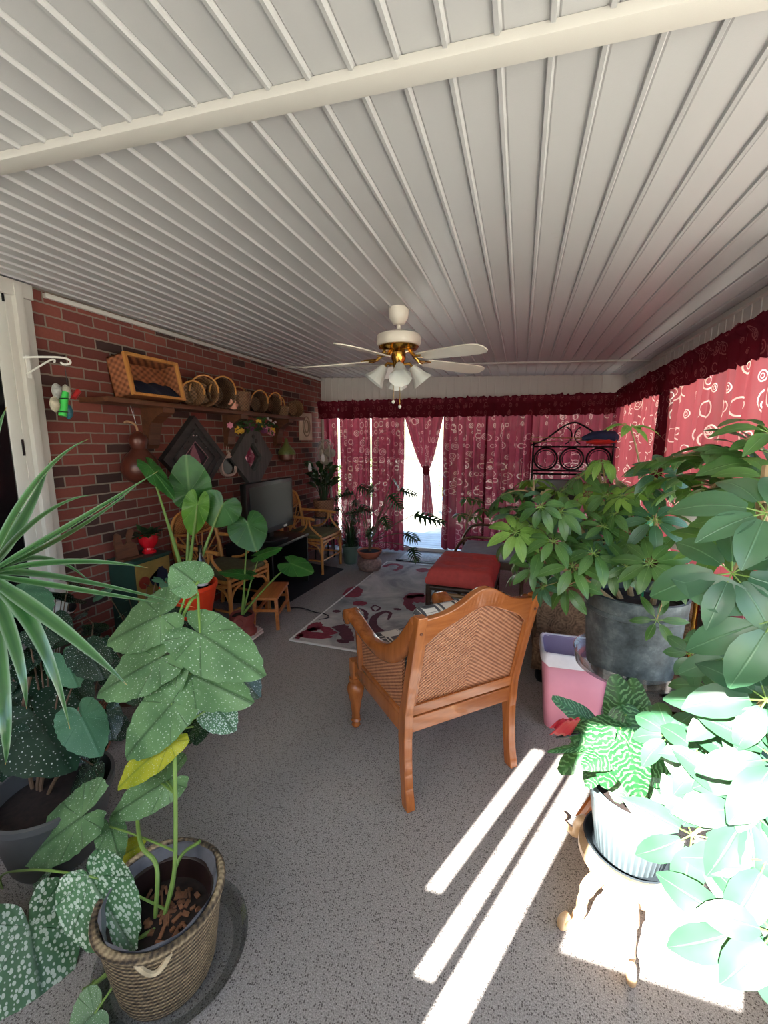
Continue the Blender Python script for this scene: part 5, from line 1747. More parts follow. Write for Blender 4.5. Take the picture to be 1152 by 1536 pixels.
for (b, t_, w_, yb, yt, m_, kr) in [
    ((52, 1072), (108, 1152), 118, .98, .92, 'beg_dark', 9), ((20, 1020), (70, 1075), 100, 1.05, 1.02, 'beg_dark', 8), ((122, 1074), (152, 1134), 60, .98, .95, 'beg_plain', 7),
    ((97, 988), (118, 1030), 46, 1.06, 1.03, 'beg_plain', 6), ((140, 1148), (92, 1192), 84, 1.0, .96, 'beg_dark', 6), ((132, 975), (158, 1018), 54, 1.12, 1.1, 'beg_dark', 6),
    ((12, 1110), (-8, 1180), 60, .90, .86, 'beg_dark', 6), ((160, 1070), (172, 1110), 40, 1.08, 1.06, 'beg_dark', 5), ((60, 985), (28, 1010), 56, 1.1, 1.1, 'beg_dark', 6),
    ((118, 1110), (140, 1140), 44, 1.04, 1.04, 'beg_dark', 5), ((8, 1060), (-15, 1110), 60, 1.0, 1.0, 'beg_dark', 6), ((70, 940), (100, 965), 60, 1.2, 1.2, 'beg_dark', 6), ((30, 890), (75, 915), 60, 1.2, 1.2, 'beg_plain', 6)]:
    mb = MB()
    pb = big_leaf(mb, b, t_, w_, yb, yt, BEG, 1.1, rings=5, seg=48, fold=.15, droop=.12, ruf=.014, kr=kr, ser=.018)
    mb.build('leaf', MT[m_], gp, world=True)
    petiole(stems, aty(75, 1120, 1.02), pb, .003, .02)
stems.build('leaf_stalks', MT['stemb'], gp, world=True)

# ---- dracaena reaching in from the left edge
DC = aty(-22, 862, .74)
dp = thing('potted_dracaena', 'spiky dracaena with long strap leaves reaching in from the left edge', 'potted plant', (DC.x - .12, DC.y - .26, 0))
mb = MB(); mb.lathe([(.11, 0), (.12, .02), (.15, .25), (.16, .25), (.16, .27), (.148, .27), (.14, .24)], seg=32, cap1=False); mb.build('pot', MT['greypot'], dp)
soil_disc(dp, .14, .235)
mb = MB(); mb.tube(spline([V((DC.x - .12, DC.y - .26, .22)), V((DC.x - .10, DC.y - .2, .6)), V((DC.x - .03, DC.y - .05, 1.0)), DC + V((0, 0, .02))], 6), .018, 10); mb.build('trunk', MT['stemt'], dp, world=True)
mb = MB()
for (m1, tp, w_, ym, yt, wt) in [((52, 728), (134, 658), 22, .76, .80, 0), ((62, 775), (140, 742), 15, .80, .86, 0), ((100, 792), (238, 706), 25, .78, .84, 0), ((105, 800), (208, 725), 15, .80, .88, 0),
                             ((100, 843), (222, 852), 17, .76, .84, 0), ((90, 866), (292, 911), 15, .80, .92, 0), ((120, 885), (243, 905), 14, .74, .78, 0), ((52, 945), (105, 1094), 26, .70, .70, 1),
                             ((95, 945), (190, 1027), 24, .70, .72, 1), ((22, 970), (40, 1064), 22, .66, .64, 1), ((4, 1040), (8, 1147), 26, .60, .58, 1), ((70, 838), (140, 878), 12, .9, 1.0, 0),
                             ((-60, 700), (-120, 640), 24, .8, .84, 0), ((-80, 900), (-160, 1000), 24, .7, .66, 1), ((-40, 990), (-80, 1100), 24, .62, .6, 1), ((-20, 720), (10, 610), 22, .85, .95, 0), ((40, 770), (75, 690), 18, .9, 1.1, 0), ((-70, 800), (-190, 800), 24, .75, .8, 0)]:
    pm, pt = aty(m1[0], m1[1], ym), aty(tp[0], tp[1], yt)
    st_ = DC + (pm - DC) * .03
    ctrl = pm * 2 - (st_ + pt) * .5
    pts = bez(st_, ctrl, pt, n=16)
    W = pxw(pm, w_ * .9)
    ups = facing(pm, .9 if not wt else .35)
    mb.ribbon(pts, ups, lambda q: W * (.55 + .45 * min(1, q * 5)) * max(0.02, 1 - max(0, (q - .30) / .70) ** 1.4), fold=.18, nu=4)
mb.build('foliage', MT['drac'], dp, world=True)

# ---- filler begonias on the floor by the cabinet
def floor_begonia(x, y, h, n, label, m_, spread=.28, potm=None, seed=0, size=.10, pr=.12):
    rr = random.Random(seed)
    o = thing('potted_begonia', label, 'potted plant', (x, y, 0), 0)
    mb = MB(); mb.lathe([(pr * .72, 0), (pr * .76, .01), (pr * .95, .17), (pr, .17), (pr, .19), (pr * .93, .19), (pr * .88, .16)], seg=28, cap1=False); mb.build('pot', potm, o)
    soil_disc(o, pr * .88, .155)
    lv = MB(); stk = MB()
    for k in range(n):
        a = rr.uniform(0, 2 * PI); q = spread * rr.uniform(.2, 1) ** .7
        z = rr.uniform(.25, 1) * h + .15
        b = V((q * math.cos(a), q * math.sin(a), z))
        d = V((math.cos(a + rr.uniform(-.6, .6)), math.sin(a + rr.uniform(-.6, .6)), -.45)).normalized()
        s_ = size * rr.uniform(.7, 1.35)
        lv.polar_leaf(b, b + d * s_, V((0, -.35, 1)), s_ * .95, BEG, rings=3, seg=28, fold=.15, droop=.12, ruf=.015, kr=6, ser=.02)
        petiole(stk, V((b.x * .15, b.y * .15, .16)), b, .003, .05)
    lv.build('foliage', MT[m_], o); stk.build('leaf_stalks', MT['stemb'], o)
    return o


MT['terra'] = simple('terracotta', (166, 96, 72), .75, var=.15)
MT['brownpot'] = simple('brown_clay_pot', (84, 52, 40), .6)
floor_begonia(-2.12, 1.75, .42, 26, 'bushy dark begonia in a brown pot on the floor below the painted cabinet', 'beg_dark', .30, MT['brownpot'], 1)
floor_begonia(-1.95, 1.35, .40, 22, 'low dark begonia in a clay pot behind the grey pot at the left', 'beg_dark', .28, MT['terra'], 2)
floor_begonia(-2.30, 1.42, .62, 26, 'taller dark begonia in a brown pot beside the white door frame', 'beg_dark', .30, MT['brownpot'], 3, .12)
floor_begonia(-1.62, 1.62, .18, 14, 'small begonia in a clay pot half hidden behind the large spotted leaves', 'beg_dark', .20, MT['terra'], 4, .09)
floor_begonia(-2.28, 2.0, .52, 16, 'small pale-veined begonia in a brown pot under the painted teapot', 'beg_plain', .20, MT['brownpot'], 5, .07, .09)
ow = thing('animal_figurine', 'small white and black animal figurine among the dark begonias', 'figurine', (atx(98, 908, -2.45).x, atx(98, 908, -2.45).y - .02, 0))
ow.location.z = 0
zz = atx(98, 908, -2.45).z
MT['whiteglaze'] = simple('white_glaze', (216, 214, 206), .35, var=.03)
mb = MB(); mb.lathe([(.06, 0), (.06, .02), (.03, .05), (.03, zz - .08), (.055, zz - .06)], seg=18); mb.build('post', MT['brownpot'], ow)
mb = MB(); mb.box((0, 0, zz - .01), (.06, .12, .085), bev=.025, seg=3); mb.box((.0, -.075, zz + .03), (.045, .055, .05), bev=.018, seg=3)
mb.build('body', MT['whiteglaze'], ow)
mb = MB(); mb.lathe([(.002, .0), (.024, .004), (.028, .010), (.002, .016)], (.026, .03, zz - .01), 14, rot=(0, R(90), 0)); mb.build('black_patch', MT['black'], ow)

# ---- elephant ear in the orange pot on a low stand
OP = V((-2.15, 2.30, 0))
os_ = thing('low_plant_stand', 'low dark stand carrying the orange pot', 'plant stand', OP)
mb = MB(); mb.lathe([(.16, .23), (.16, .255)], seg=30); mb.build('top', MT['blackwood'], os_)
for k in range(3):
    a = R(90 + 120 * k); mb = MB(); mb.tube([(.13 * math.cos(a), .13 * math.sin(a), 0), (.11 * math.cos(a), .11 * math.sin(a), .235)], .014, 8); mb.build('leg', MT['blackwood'], os_)
ep = thing('potted_elephant_ear', 'elephant ear with upright leaves in a bright orange pot', 'potted plant', OP + V((0, 0, .255)))
mb = MB(); mb.lathe([(.135, 0), (.15, .004), (.158, .045), (.152, .047), (.14, .01)], seg=40, cap1=False); mb.build('saucer', simple('dark_green_plastic', (26, 52, 40), .4), ep)
MT['orange'] = simple('bright_orange_plastic', (226, 66, 30), .4, var=.05)
mb = MB(); mb.lathe([(.124, .014), (.130, .02), (.178, .245), (.186, .25), (.186, .275), (.177, .277), (.170, .24), (.126, .04)], seg=44, cap1=False); mb.build('pot', MT['orange'], ep)
soil_disc(ep, .169, .225)
es = MB(); e1 = MB(); e2 = MB()
base = OP + V((-.02, .01, .48))
YE = 2.45
def ear(mb, b, t_, w_, yb=YE, yt=YE, z=.3, **k):
    kw = dict(rings=5, seg=44, fold=.10, droop=.06, ruf=.016, kr=7); kw.update(k)
    return big_leaf(mb, b, t_, w_, yb, yt, EAR, z, **kw)
for (mt, b, t_, w_, yb, yt, z) in (('ear', (284, 738), (279, 680), 54, 2.42, 2.40, .0), ('ear_light', (296, 757), (288, 806), 34, 2.36, 2.34, .1), ('ear', (334, 757), (318, 792), 58, 2.5, 2.45, .2), ('ear', (225, 700), (264, 748), 26, 2.22, 2.20, 1.6)):
    mb = MB(); pb = ear(mb, b, t_, w_, yb, yt, z); lf = mb.build('leaf', MT[mt], ep, world=True)
    es = MB(); es.tube(bez(base + V((rnd.uniform(-.02, .02), 0, 0)), base.lerp(pb, .55) + V((0, 0, .02)), pb, n=8), [.016, .015, .013, .012, .010, .008, .007, .006, .005], 8)
    es.build('stalk', MT['stemg'], lf.parent, world=True)
wb = thing('wine_bottle', 'dark bottle with a white label standing in the orange pot behind the stalks', 'bottle', OP + V((.06, .06, .475)))
MT['bottle'] = simple('dark_bottle_glass', (12, 16, 14), .08, var=0)
mb = MB(); mb.lathe([(.034, 0), (.037, .01), (.037, .17), (.030, .20), (.014, .235), (.013, .30), (.015, .302), (.015, .315), (.012, .316)], seg=24); mb.build('glass', MT['bottle'], wb)
mb = MB(); mb.lathe([(.0375, .03), (.0375, .095)], seg=24, cap0=False, cap1=False); mb.build('label', MT['whiteglaze'], wb)

# ---- elephant ear in the terracotta heart pot on the slatted caddy
HP = V((-1.955, 2.60, .058))
hp = thing('potted_elephant_ear', 'young elephant ear in a rust-coloured heart-shaped pot on the white slatted caddy', 'potted plant', HP)
MT['rust'] = simple('rust_clay', (128, 58, 50), .6, var=.15)
mb = MB(); mb.lathe([(.095, 0), (.10, .02), (.085, .05), (.075, .07), (.088, .10), (.092, .14), (.084, .155), (.076, .14)], seg=32, cap1=False, rfn=lambda a, i: 1 + .10 * math.cos(2 * a) * (i < 4)); mb.build('pot', MT['rust'], hp)
mb = MB(); mb.lathe([(.052, 0), (.056, .014), (.046, .022), (.03, .018), (.024, .026), (.002, .028)], (.035, -.075, .115), 22, rot=(R(78), 0, R(20))); mb.build('heart_boss', MT['rust'], hp)
soil_disc(hp, .078, .135)
es = MB(); e1 = MB(); base = HP + V((0, 0, .13))
for (b, t_, w_, yb, yt, z) in (((372, 786), (385, 828), 52, 2.62, 2.58, .15), ((437, 845), (471, 858), 36, 2.62, 2.60, .9), ((368, 862), (326, 856), 22, 2.6, 2.55, 1.6), ((390, 832), (424, 820), 22, 2.7, 2.75, 1.2)):
    e1 = MB(); pb = ear(e1, b, t_, w_, yb, yt, z); e1.build('leaf', MT['ear'], hp, world=True)
    es = MB(); es.tube(bez(base + V((rnd.uniform(-.015, .015), 0, 0)), base.lerp(pb, .5) + V((0, 0, .05)), pb, n=8), [.010, .009, .008, .007, .006, .006, .005, .004, .004], 7)
    es.build('stalk', MT['stemg'], hp, world=True)

# ---- corner: lily in a basket planter on an iron stand
ps = thing('iron_plant_stand', 'thin black iron stand under the basket planter in the corner', 'plant stand', (-2.36, 4.90, 0))
mb = MB(); mb.lathe([(.13, .545), (.13, .56)], seg=24); mb.build('top', MT['blackmetal'], ps)
for k in range(4):
    a = R(45 + 90 * k); mb = MB(); mb.tube([(.13 * math.cos(a), .13 * math.sin(a), 0), (.12 * math.cos(a), .12 * math.sin(a), .55)], .009, 6); mb.build('leg', MT['blackmetal'], ps)
lp = thing('potted_lily', 'dark leafy lily in a woven basket planter in front of the pedestal fan', 'potted plant', (-2.36, 4.90, .561))
mb = MB(); mb.lathe([(.115, 0), (.118, .01), (.135, .21), (.14, .215), (.128, .215), (.12, .05)], seg=30, cap1=False); mb.build('basket', weave('tan_basket_planter', (100, 66, 46), (150, 104, 76), 130), lp)
soil_disc(lp, .125, .195)
mb = MB()
for k in range(46):
    a = rnd.uniform(0, 2 * PI); q = rnd.uniform(.05, .26); h = rnd.uniform(.22, .50)
    c = V((.04 * math.cos(a), .04 * math.sin(a), .19)); e = V((q * math.cos(a), q * math.sin(a), .19 + h))
    ctrl = V((q * .3 * math.cos(a), q * .3 * math.sin(a), .19 + h * 1.1))
    wd = rnd.uniform(.045, .07)
    mb.ribbon(bez(c, ctrl, e, n=9), V((math.cos(a) * .6, math.sin(a) * .6 - .4, .6)), lambda q_: wd * (math.sin(PI * max(0, (q_ - .45)) / .55) if q_ > .46 else .10) + .004, .12)
mb.build('foliage', MT['lily'], lp)
mb = MB()
for (dx, dy, dz) in ((-.12, -.12, .40), (.05, -.1, .52)):
    mb.polar_leaf(V((dx, dy, .19 + dz)), V((dx, dy - .01, .19 + dz + .09)), V((.3, -1, .2)), .045, OVAL, rings=3, seg=16)
mb.build('white_spathe', MT['whipetal'], lp)

# ---- cut-leaf philodendron in the terracotta bowl
def finger_leaf(mb, b, t_, up, w):
    L = (t_ - b).length; tt = (t_ - b).normalized(); sd = tt.cross(up).normalized(); nn = sd.cross(tt)
    mb.ribbon([b, b + tt * L * .5, t_], nn, lambda q: L * .16 * (1 - q) + .01, 0)
    for k in range(7):
        q = k / 7 + .04
        for s_ in (-1, 1):
            wl = w * (1 - abs(q - .35) * .9) * .5
            d = (sd * s_ * (1 - q * .45) + tt * (.25 + q * .9)).normalized()
            p0 = b + tt * L * q
            mb.ribbon([p0, p0 + d * wl * .5 + nn * .01, p0 + d * wl - nn * wl * .22], nn, lambda v: L * .085 * (1 - v) ** .6 * (.6 + .8 * min(1, v * 3)) + .004, .1)


up_ = thing('round_planter', 'round pink-brown mottled planter on the carpet under the terracotta bowl', 'planter', (-1.63, 4.58, 0))
mb = MB(); mb.lathe([(.09, 0), (.125, .02), (.145, .07), (.138, .12), (.11, .155), (.10, .158)], seg=32); mb.build('planter_body', simple('mottled_pink_stone', (128, 104, 98), .7, var=.4, vs=40, bump=.4), up_)
sl = thing('potted_philodendron', 'cut-leaf philodendron in a terracotta bowl beside the bright door gap', 'potted plant', (-1.63, 4.58, .159))
mb = MB(); mb.lathe([(.09, 0), (.10, .005), (.142, .07), (.150, .085), (.142, .088), (.13, .06)], seg=32, cap1=False); mb.build('bowl', MT['terra'], sl)
soil_disc(sl, .135, .066)
mb = MB(); stk = MB(); s0 = V((-1.63, 4.58, .23))
stk.tube([s0, s0 + V((.01, 0, .12))], .02, 8)
for (a, b, y_, dx, dy, sc_) in ((585, 742, 4.5, .15, -.10, 1.), (622, 772, 4.45, .30, -.06, 1.1), (608, 800, 4.4, .18, -.20, .9), (560, 728, 4.6, -.1, .06, .9), (545, 765, 4.4, -.22, -.04, .9), (600, 735, 4.7, .2, .05, .9), (530, 740, 4.7, -.25, .0, .9), (575, 775, 4.3, .1, -.15, .8), (618, 822, 4.35, .10, -.22, .8), (590, 720, 4.75, .05, .2, .8), (560, 790, 4.3, -.05, -.2, .7)):
    p = aty(a, b, y_)
    tip = p + V((dx, dy * .6, -.14 if abs(dx) < .16 else -.06)) * sc_
    finger_leaf(mb, p, tip, V((0, -.55, .8)), .24 * sc_)
    stk.tube(bez(s0 + V((0, 0, .08)), s0.lerp(p, .5) + V((0, 0, .12)), p, n=8), .006, 6)
mb.build('foliage', MT['lily'], sl, world=True); stk.build('stalks', MT['stemb'], sl, world=True)
gn = thing('potted_grass_plant', 'drooping grassy plant in a sage green pot beside the terracotta bowl', 'potted plant', (-1.96, 4.80, 0))
mb = MB(); mb.lathe([(.075, 0), (.08, .01), (.098, .19), (.106, .195), (.106, .225), (.098, .227), (.09, .19)], seg=28, cap1=False); mb.build('pot', simple('sage_green_pot', (92, 108, 96), .6, var=.08), gn)
soil_disc(gn, .092, .19)
mb = MB()
for k in range(90):
    a = rnd.uniform(0, 2 * PI); q = rnd.uniform(.08, .30); h = rnd.uniform(.1, .42)
    c = V((.03 * math.cos(a), .03 * math.sin(a), .19)); e = V((q * math.cos(a), q * math.sin(a), .19 + h * .5 - .03)); ct = V((q * .45 * math.cos(a), q * .45 * math.sin(a), .19 + h * 1.3))
    mb.ribbon(bez(c, ct, e, n=9), V((0, 0, 1)), lambda q_: .014 * (1 - q_) + .002, .15)
mb.build('foliage', MT['lily'], gn)
tp = thing('potted_palm', 'tall dark leafy plant in a black pot against the back curtain beside the lily', 'potted plant', (-2.10, 5.15, 0))
mb = MB(); mb.lathe([(.09, 0), (.11, .2), (.115, .22), (.1, .22), (.09, .18)], seg=24, cap1=False); mb.build('pot', MT['black'], tp)
soil_disc(tp, .1, .19)
mb = MB(); stk = MB()
for k in range(9):
    a = rnd.uniform(0, 2 * PI); h = rnd.uniform(.45, 1.0); q = rnd.uniform(.1, .2)
    p = V((q * math.cos(a), q * math.sin(a) - .08, h)); tip = p + V((math.cos(a) * .2, math.sin(a) * .1 - .08, -.06))
    finger_leaf(mb, p, tip, V((0, -.6, .8)), .24); stk.tube(bez(V((0, 0, .19)), V((q * .4 * math.cos(a), q * .4 * math.sin(a) - .03, h * .8)), p, n=6), .006, 6)
mb.build('foliage', MT['lily'], tp); stk.build('stalks', MT['stemb'], tp)

# ---- umbrella plants (schefflera)
def rosette(lv, st, c, axis, n, L, wd, droop=.5, rr=rnd, nu=2, gap=0.0):
    axis = axis.normalized()
    a = axis.orthogonal().normalized(); b = axis.cross(a)
    ph = rr.uniform(0, 6)
    for k in range(n):
        th = ph + (2 * PI - gap) * k / n + rr.uniform(-.12, .12)
        rd = a * math.cos(th) + b * math.sin(th)
        l = L * rr.uniform(.82, 1.12)
        e0 = rr.uniform(.05, .25)
        d0 = (rd + axis * e0).normalized()
        p0 = c + d0 * l * .22
        pts = [p0]
        dr = droop * rr.uniform(.7, 1.3)
        for i in range(1, 6):
            q = i / 5
            d = (rd + axis * (e0 - dr * q) + V((0, 0, -.25 * dr * q))).normalized()
            pts.append(pts[-1] + d * l * .2)
        w_ = wd * l * rr.uniform(.9, 1.1)
        lv.ribbon(pts, axis, lambda q: w_ * max(.03, math.sin(PI * min(1, .04 + q * .96) ** .85)) ** .75, fold=.16, nu=nu)
        st.cur = 1; st.tube([c, c + d0 * l * .23], .0010 + .004 * L, 5, cap=False); st.cur = 0


SP = V((.44, 1.76, 0))
wst = thing('wooden_plant_stand', 'turned wooden pedestal stand under the dark pot of the umbrella plant', 'plant stand', SP)
mb = MB(); mb.lathe([(.11, .60), (.13, .61), (.13, .628), (.11, .632)], seg=32); mb.build('top', MT['darkoak'], wst)
mb = MB(); mb.lathe([(.05, .05), (.05, .10), (.032, .13), (.030, .25), (.042, .30), (.030, .34), (.032, .52), (.05, .57), (.06, .602)], seg=24); mb.build('post', MT['cherry'], wst)
for k in range(3):
    a = R(100 + 120 * k); mb = MB(); mb.tube(spline([(.02 * math.cos(a), .02 * math.sin(a), .12), (.10 * math.cos(a), .10 * math.sin(a), .10), (.19 * math.cos(a), .19 * math.sin(a), .02)], 5), [.022] * 6 + [.018] * 5, 8); mb.build('foot', MT['cherry'], wst)
sc1 = thing('potted_umbrella_plant', 'bushy umbrella plant in a large charcoal pot on the wooden pedestal stand', 'potted plant', SP + V((0, 0, .633)))
mb = MB(); mb.lathe([(.165, .004), (.180, .010), (.196, .055), (.199, .056), (.190, .004), (.165, 0)], seg=48, cap1=False); mb.build('clear_saucer', MT['clear'], sc1)
t = NT('scuffed_charcoal_plastic')
co = t.coord()
n1 = t.noise(co, 14, 6, .7)
cc = t.ramp(n1, [(.35, lin((40, 48, 52))), (.55, lin((72, 82, 86))), (.8, lin((124, 130, 132)))])
MT['charpot'] = t.done(t.pbsdf(cc, .5, 0))
mb = MB(); mb.lathe([(.140, .008), (.148, .012), (.158, .12), (.166, .235), (.172, .240), (.172, .252), (.169, .256), (.172, .262), (.174, .31), (.166, .313), (.160, .26), (.15, .10)], seg=48, cap1=False); mb.build('pot', MT['charpot'], sc1)
soil_disc(sc1, .158, .265)
lv = MB(); lv2 = MB(); st = MB()
rs = random.Random(11)
PB = SP + V((0, 0, .89)); ny = MB()
trunks = [spline([PB + V((.05, -.03, 0)), aty(992, 850, 1.70), aty(985, 795, 1.72), aty(975, 740, 1.75), aty(960, 700, 1.8)], 5), spline([PB + V((-.04, 0, 0)), aty(890, 820, 1.75), aty(850, 770, 1.8), aty(800, 740, 1.85)], 5),
          spline([PB + V((0, .04, 0)), aty(930, 800, 1.85), aty(905, 735, 1.95), aty(895, 700, 2.0)], 5), spline([PB + V((-.06, -.04, 0)), aty(860, 860, 1.68), aty(800, 840, 1.7), aty(760, 800, 1.75)], 5)]
for T in trunks: st.tube(T, [.011] * 5 + [.007] * (len(T) - 5), 7)
TP = [p for T in trunks for p in T[2:]]
cents = [(778, 778, 1.80), (766, 812, 1.75), (790, 740, 1.95), (800, 790, 1.7), (815, 745, 1.85), (830, 812, 1.62), (858, 850, 1.60), (800, 852, 1.65), (862, 776, 1.8), (846, 735, 2.0), (882, 742, 1.9),
         (905, 790, 1.7), (930, 760, 1.85), (955, 812, 1.65), (940, 850, 1.60), (980, 775, 1.75), (965, 735, 1.85), (1000, 730, 1.8), (890, 830, 1.62), (925, 720, 2.0), (838, 770, 1.75), (752, 745, 1.95), (765, 765, 1.9),
         (785, 765, 2.0), (868, 812, 1.9), (900, 760, 2.05), (950, 780, 2.0), (828, 850, 1.9), (780, 800, 1.9), (975, 845, 1.55), (870, 715, 2.0), (800, 722, 2.0), (815, 880, 1.66), (850, 880, 1.64), (940, 800, 1.7), (910, 850, 1.66), (985, 710, 1.7), (1010, 866, 1.56)]
for _ in range(34):
    cents.append((rs.uniform(770, 985), rs.uniform(728, 862), rs.uniform(1.62, 2.1)))
for i, (a, b, y_) in enumerate(cents):
    c = aty(a, b, y_)
    near = min(TP, key=lambda q: (q - c).length + max(0, q.z - c.z) * 1.5)
    ax = (c - near).normalized() * .7 + V((0, -.45, .75))
    rosette(ny if i % 7 == 3 else lv if i % 4 else lv2, st, c, ax, rs.choice((7, 8, 8, 9)), rs.uniform(.072, .112), .40, rs.uniform(.6, 1.4), rs)
    petiole(st, near, c, .0028, .04)
rosette(ny, st, aty(903, 694, 1.9), V((0, -.3, 1)), 8, .085, .42, 2.6, rs)
petiole(st, aty(915, 760, 1.9), aty(903, 694, 1.9), .003, 0)
rosette(ny, st, aty(945, 640, 1.8), V((.2, -.3, 1)), 6, .09, .36, .9, rs); petiole(st, aty(960, 700, 1.8), aty(945, 640, 1.8), .003, .02)
# sprig hanging over the pot
rosette(lv, st, aty(985, 930, 1.56), V((-.2, -.8, .3)), 6, .085, .36, .8, rs); petiole(st, aty(1005, 880, 1.6), aty(985, 930, 1.56), .0025, .03)
lv.build('foliage', MT['schef'], sc1, world=True); lv2.build('bluish_foliage', MT['schef_blue'], sc1, world=True); ny.build('young_leaves', MT['schef_new'], sc1, world=True)
st.build('stems', [MT['stemt'], MT['stemg']], sc1, world=True)
mb = MB(); p = aty(968, 782, 1.74); mb.tube([PB + V((.02, -.03, -.02)), p], .004, 6); mb.lathe([(.012, -.02), (.028, -.012), (.03, .012), (.012, .03)], p, 12); mb.build('green_plant_stake', simple('emerald_plastic', (30, 130, 90), .4), sc1, world=True)

# ---- second umbrella plant filling the right edge
RP = V((.92, 1.05, 0))
sc2 = thing('potted_umbrella_plant', 'large umbrella plant crowding the right edge of the photo in the foreground', 'potted plant', RP)
mb = MB(); mb.lathe([(.13, 0), (.14, .02), (.175, .30), (.185, .305), (.185, .33), (.172, .332), (.16, .29)], seg=36, cap1=False); mb.build('pot', MT['charpot'], sc2)
soil_disc(sc2, .165, .29)
lv = MB(); lv2 = MB(); st = MB()
rs = random.Random(23)
PB = RP + V((0, 0, .30))
trunks = [spline([PB, V((.80, 1.15, .7)), V((.68, 1.3, 1.1)), aty(1090, 740, 1.35), aty(1080, 690, 1.4)], 5), spline([PB, V((.80, .98, .65)), V((.62, .95, 1.0)), aty(1150, 800, .95), aty(1150, 700, 1.0)], 5),
          spline([PB, V((.75, 1.0, .55)), V((.60, .95, .75)), aty(1120, 1090, .9)], 5), spline([PB, V((.75, 1.0, .42)), V((.6, .95, .55)), aty(1110, 1240, .88)], 5)]
for T in trunks: st.tube(T, [.012] * 6 + [.008] * (len(T) - 6), 7)
TP = [p for T in trunks for p in T[6:]]
bk_ = [(1040, 715, 1.5), (1075, 690, 1.45), (1110, 690, 1.4), (1140, 675, 1.4), (1025, 690, 1.6), (1064, 735, 1.4), (1100, 730, 1.4), (1135, 700, 1.35), (1150, 760, 1.3), (1085, 770, 1.35), (1120, 790, 1.25), (1010, 720, 1.6), (1155, 650, 1.35), (1130, 745, 1.3), (1085, 815, 1.3), (1000, 690, 1.65), (1085, 680, 1.5), (1155, 720, 1.2), (1030, 735, 1.5)]
for i, (a, b, y_) in enumerate(bk_):
    c = aty(a, b, y_); near = min(TP, key=lambda q: (q - c).length + max(0, q.z - c.z))
    rosette(lv, st, c, (c - near).normalized() * .6 + V((0, -.4, .8)), rs.choice((7, 8, 8)), rs.uniform(.085, .125), .42, rs.uniform(.5, 1.1), rs); petiole(st, near, c, .003, .04)
fr_ = [(1098, 860, .86, .135, V((-.25, -.75, .55))), (1150, 770, .85, .14, V((-.1, -.6, .7))), (1160, 930, .82, .14, V((-.2, -.8, .4))), (1100, 985, .90, .10, V((-.3, -.7, .5))), (1038, 982, 1.02, .07, V((-.4, -.7, .4))), (1058, 1030, 1.05, .075, V((-.2, -.6, .6))),
       (1102, 1066, .88, .12, V((-.2, -.5, .8))), (1150, 1050, .84, .13, V((-.2, -.6, .7))), (1060, 1140, .88, .10, V((-.3, -.6, .7))), (1128, 1160, .84, .13, V((0, -.6, .7))), (1005, 1105, .98, .10, V((-.4, -.5, .7))), (1120, 1215, .82, .13, V((.1, -.7, .6))),
       (1038, 1252, .84, .125, V((-.1, -.85, .35))), (1150, 1290, .78, .13, V((0, -.7, .6))), (1118, 1395, .74, .13, V((-.2, -.8, .4))), (1160, 1400, .72, .13, V((0, -.6, .7))), (1085, 1180, .86, .11, V((-.2, -.6, .7))), (1165, 1140, .8, .13, V((0, -.6, .7)))]
for i, (a, b, y_, L, ax) in enumerate(fr_):
    c = aty(a, b, y_); near = min(TP, key=lambda q: (q - c).length)
    rosette(lv2, st, c, ax, 8 if i % 3 else 7, L * .80, .52, .75, rs, nu=4); petiole(st, near, c, .003, .03)
lv.build('foliage', MT['schef'], sc2, world=True); lv2.build('front_foliage', MT['schef_blue'], sc2, world=True); st.build('stems', [MT['stemt'], MT['stemg']], sc2, world=True)

# ---- striped calathea in the fluted pot on a cabriole stand
CP = V((.405, 1.40, 0))
cs = thing('cabriole_plant_stand', 'low wooden stand with curled cabriole legs under the fluted pot', 'plant stand', CP)
MT['palestand'] = wood('pale_limed_wood', (176, 140, 100), (214, 184, 146), .45, 1, 'z')
mb = MB(); mb.lathe([(.135, .13), (.15, .135), (.15, .155), (.135, .16)], seg=32); mb.build('top', MT['palestand'], cs)
mb = MB(); mb.lathe([(.11, .075), (.12, .08), (.12, .13)], seg=32); mb.build('apron', MT['palestand'], cs)
for k, a in enumerate((130, 222, 262, 340, 40)):
    a = R(a); ca, sa = math.cos(a), math.sin(a)
    mb = MB(); mb.tube(spline([(.10 * ca, .10 * sa, .125), (.17 * ca, .17 * sa, .115), (.20 * ca, .20 * sa, .07), (.205 * ca, .205 * sa, .03), (.25 * ca, .25 * sa, .016), (.285 * ca, .285 * sa, .02), (.285 * ca, .285 * sa, .045), (.262 * ca, .262 * sa, .048)], 5), [.022] * 8 + [.016] * 10 + [.012] * 18, 10)
    mb.build('cabriole_leg', MT['palestand'], cs)
cp = thing('potted_calathea', 'striped calathea in a grey fluted pot standing in the sun at the right', 'potted plant', CP + V((0, 0, .161)))
mb = MB(); mb.lathe([(.09, 0), (.115, .004), (.138, .036), (.133, .038), (.11, .008)], seg=36, cap1=False); mb.build('saucer', simple('dark_grey_saucer', (40, 46, 50), .4), cp)
mb = MB(); mb.lathe([(.095, .010), (.100, .014), (.132, .215), (.140, .22), (.140, .245), (.130, .247), (.125, .21)], seg=120, cap1=False, rfn=lambda a, i: 1 + (.010 * math.cos(a * 40) if 1 <= i <= 2 else 0)); mb.build('fluted_pot', simple('slate_grey_pot', (92, 104, 108), .45, var=.05), cp)
soil_disc(cp, .124, .21)
mb = MB(); st = MB(); s0 = CP + V((0, 0, .375))
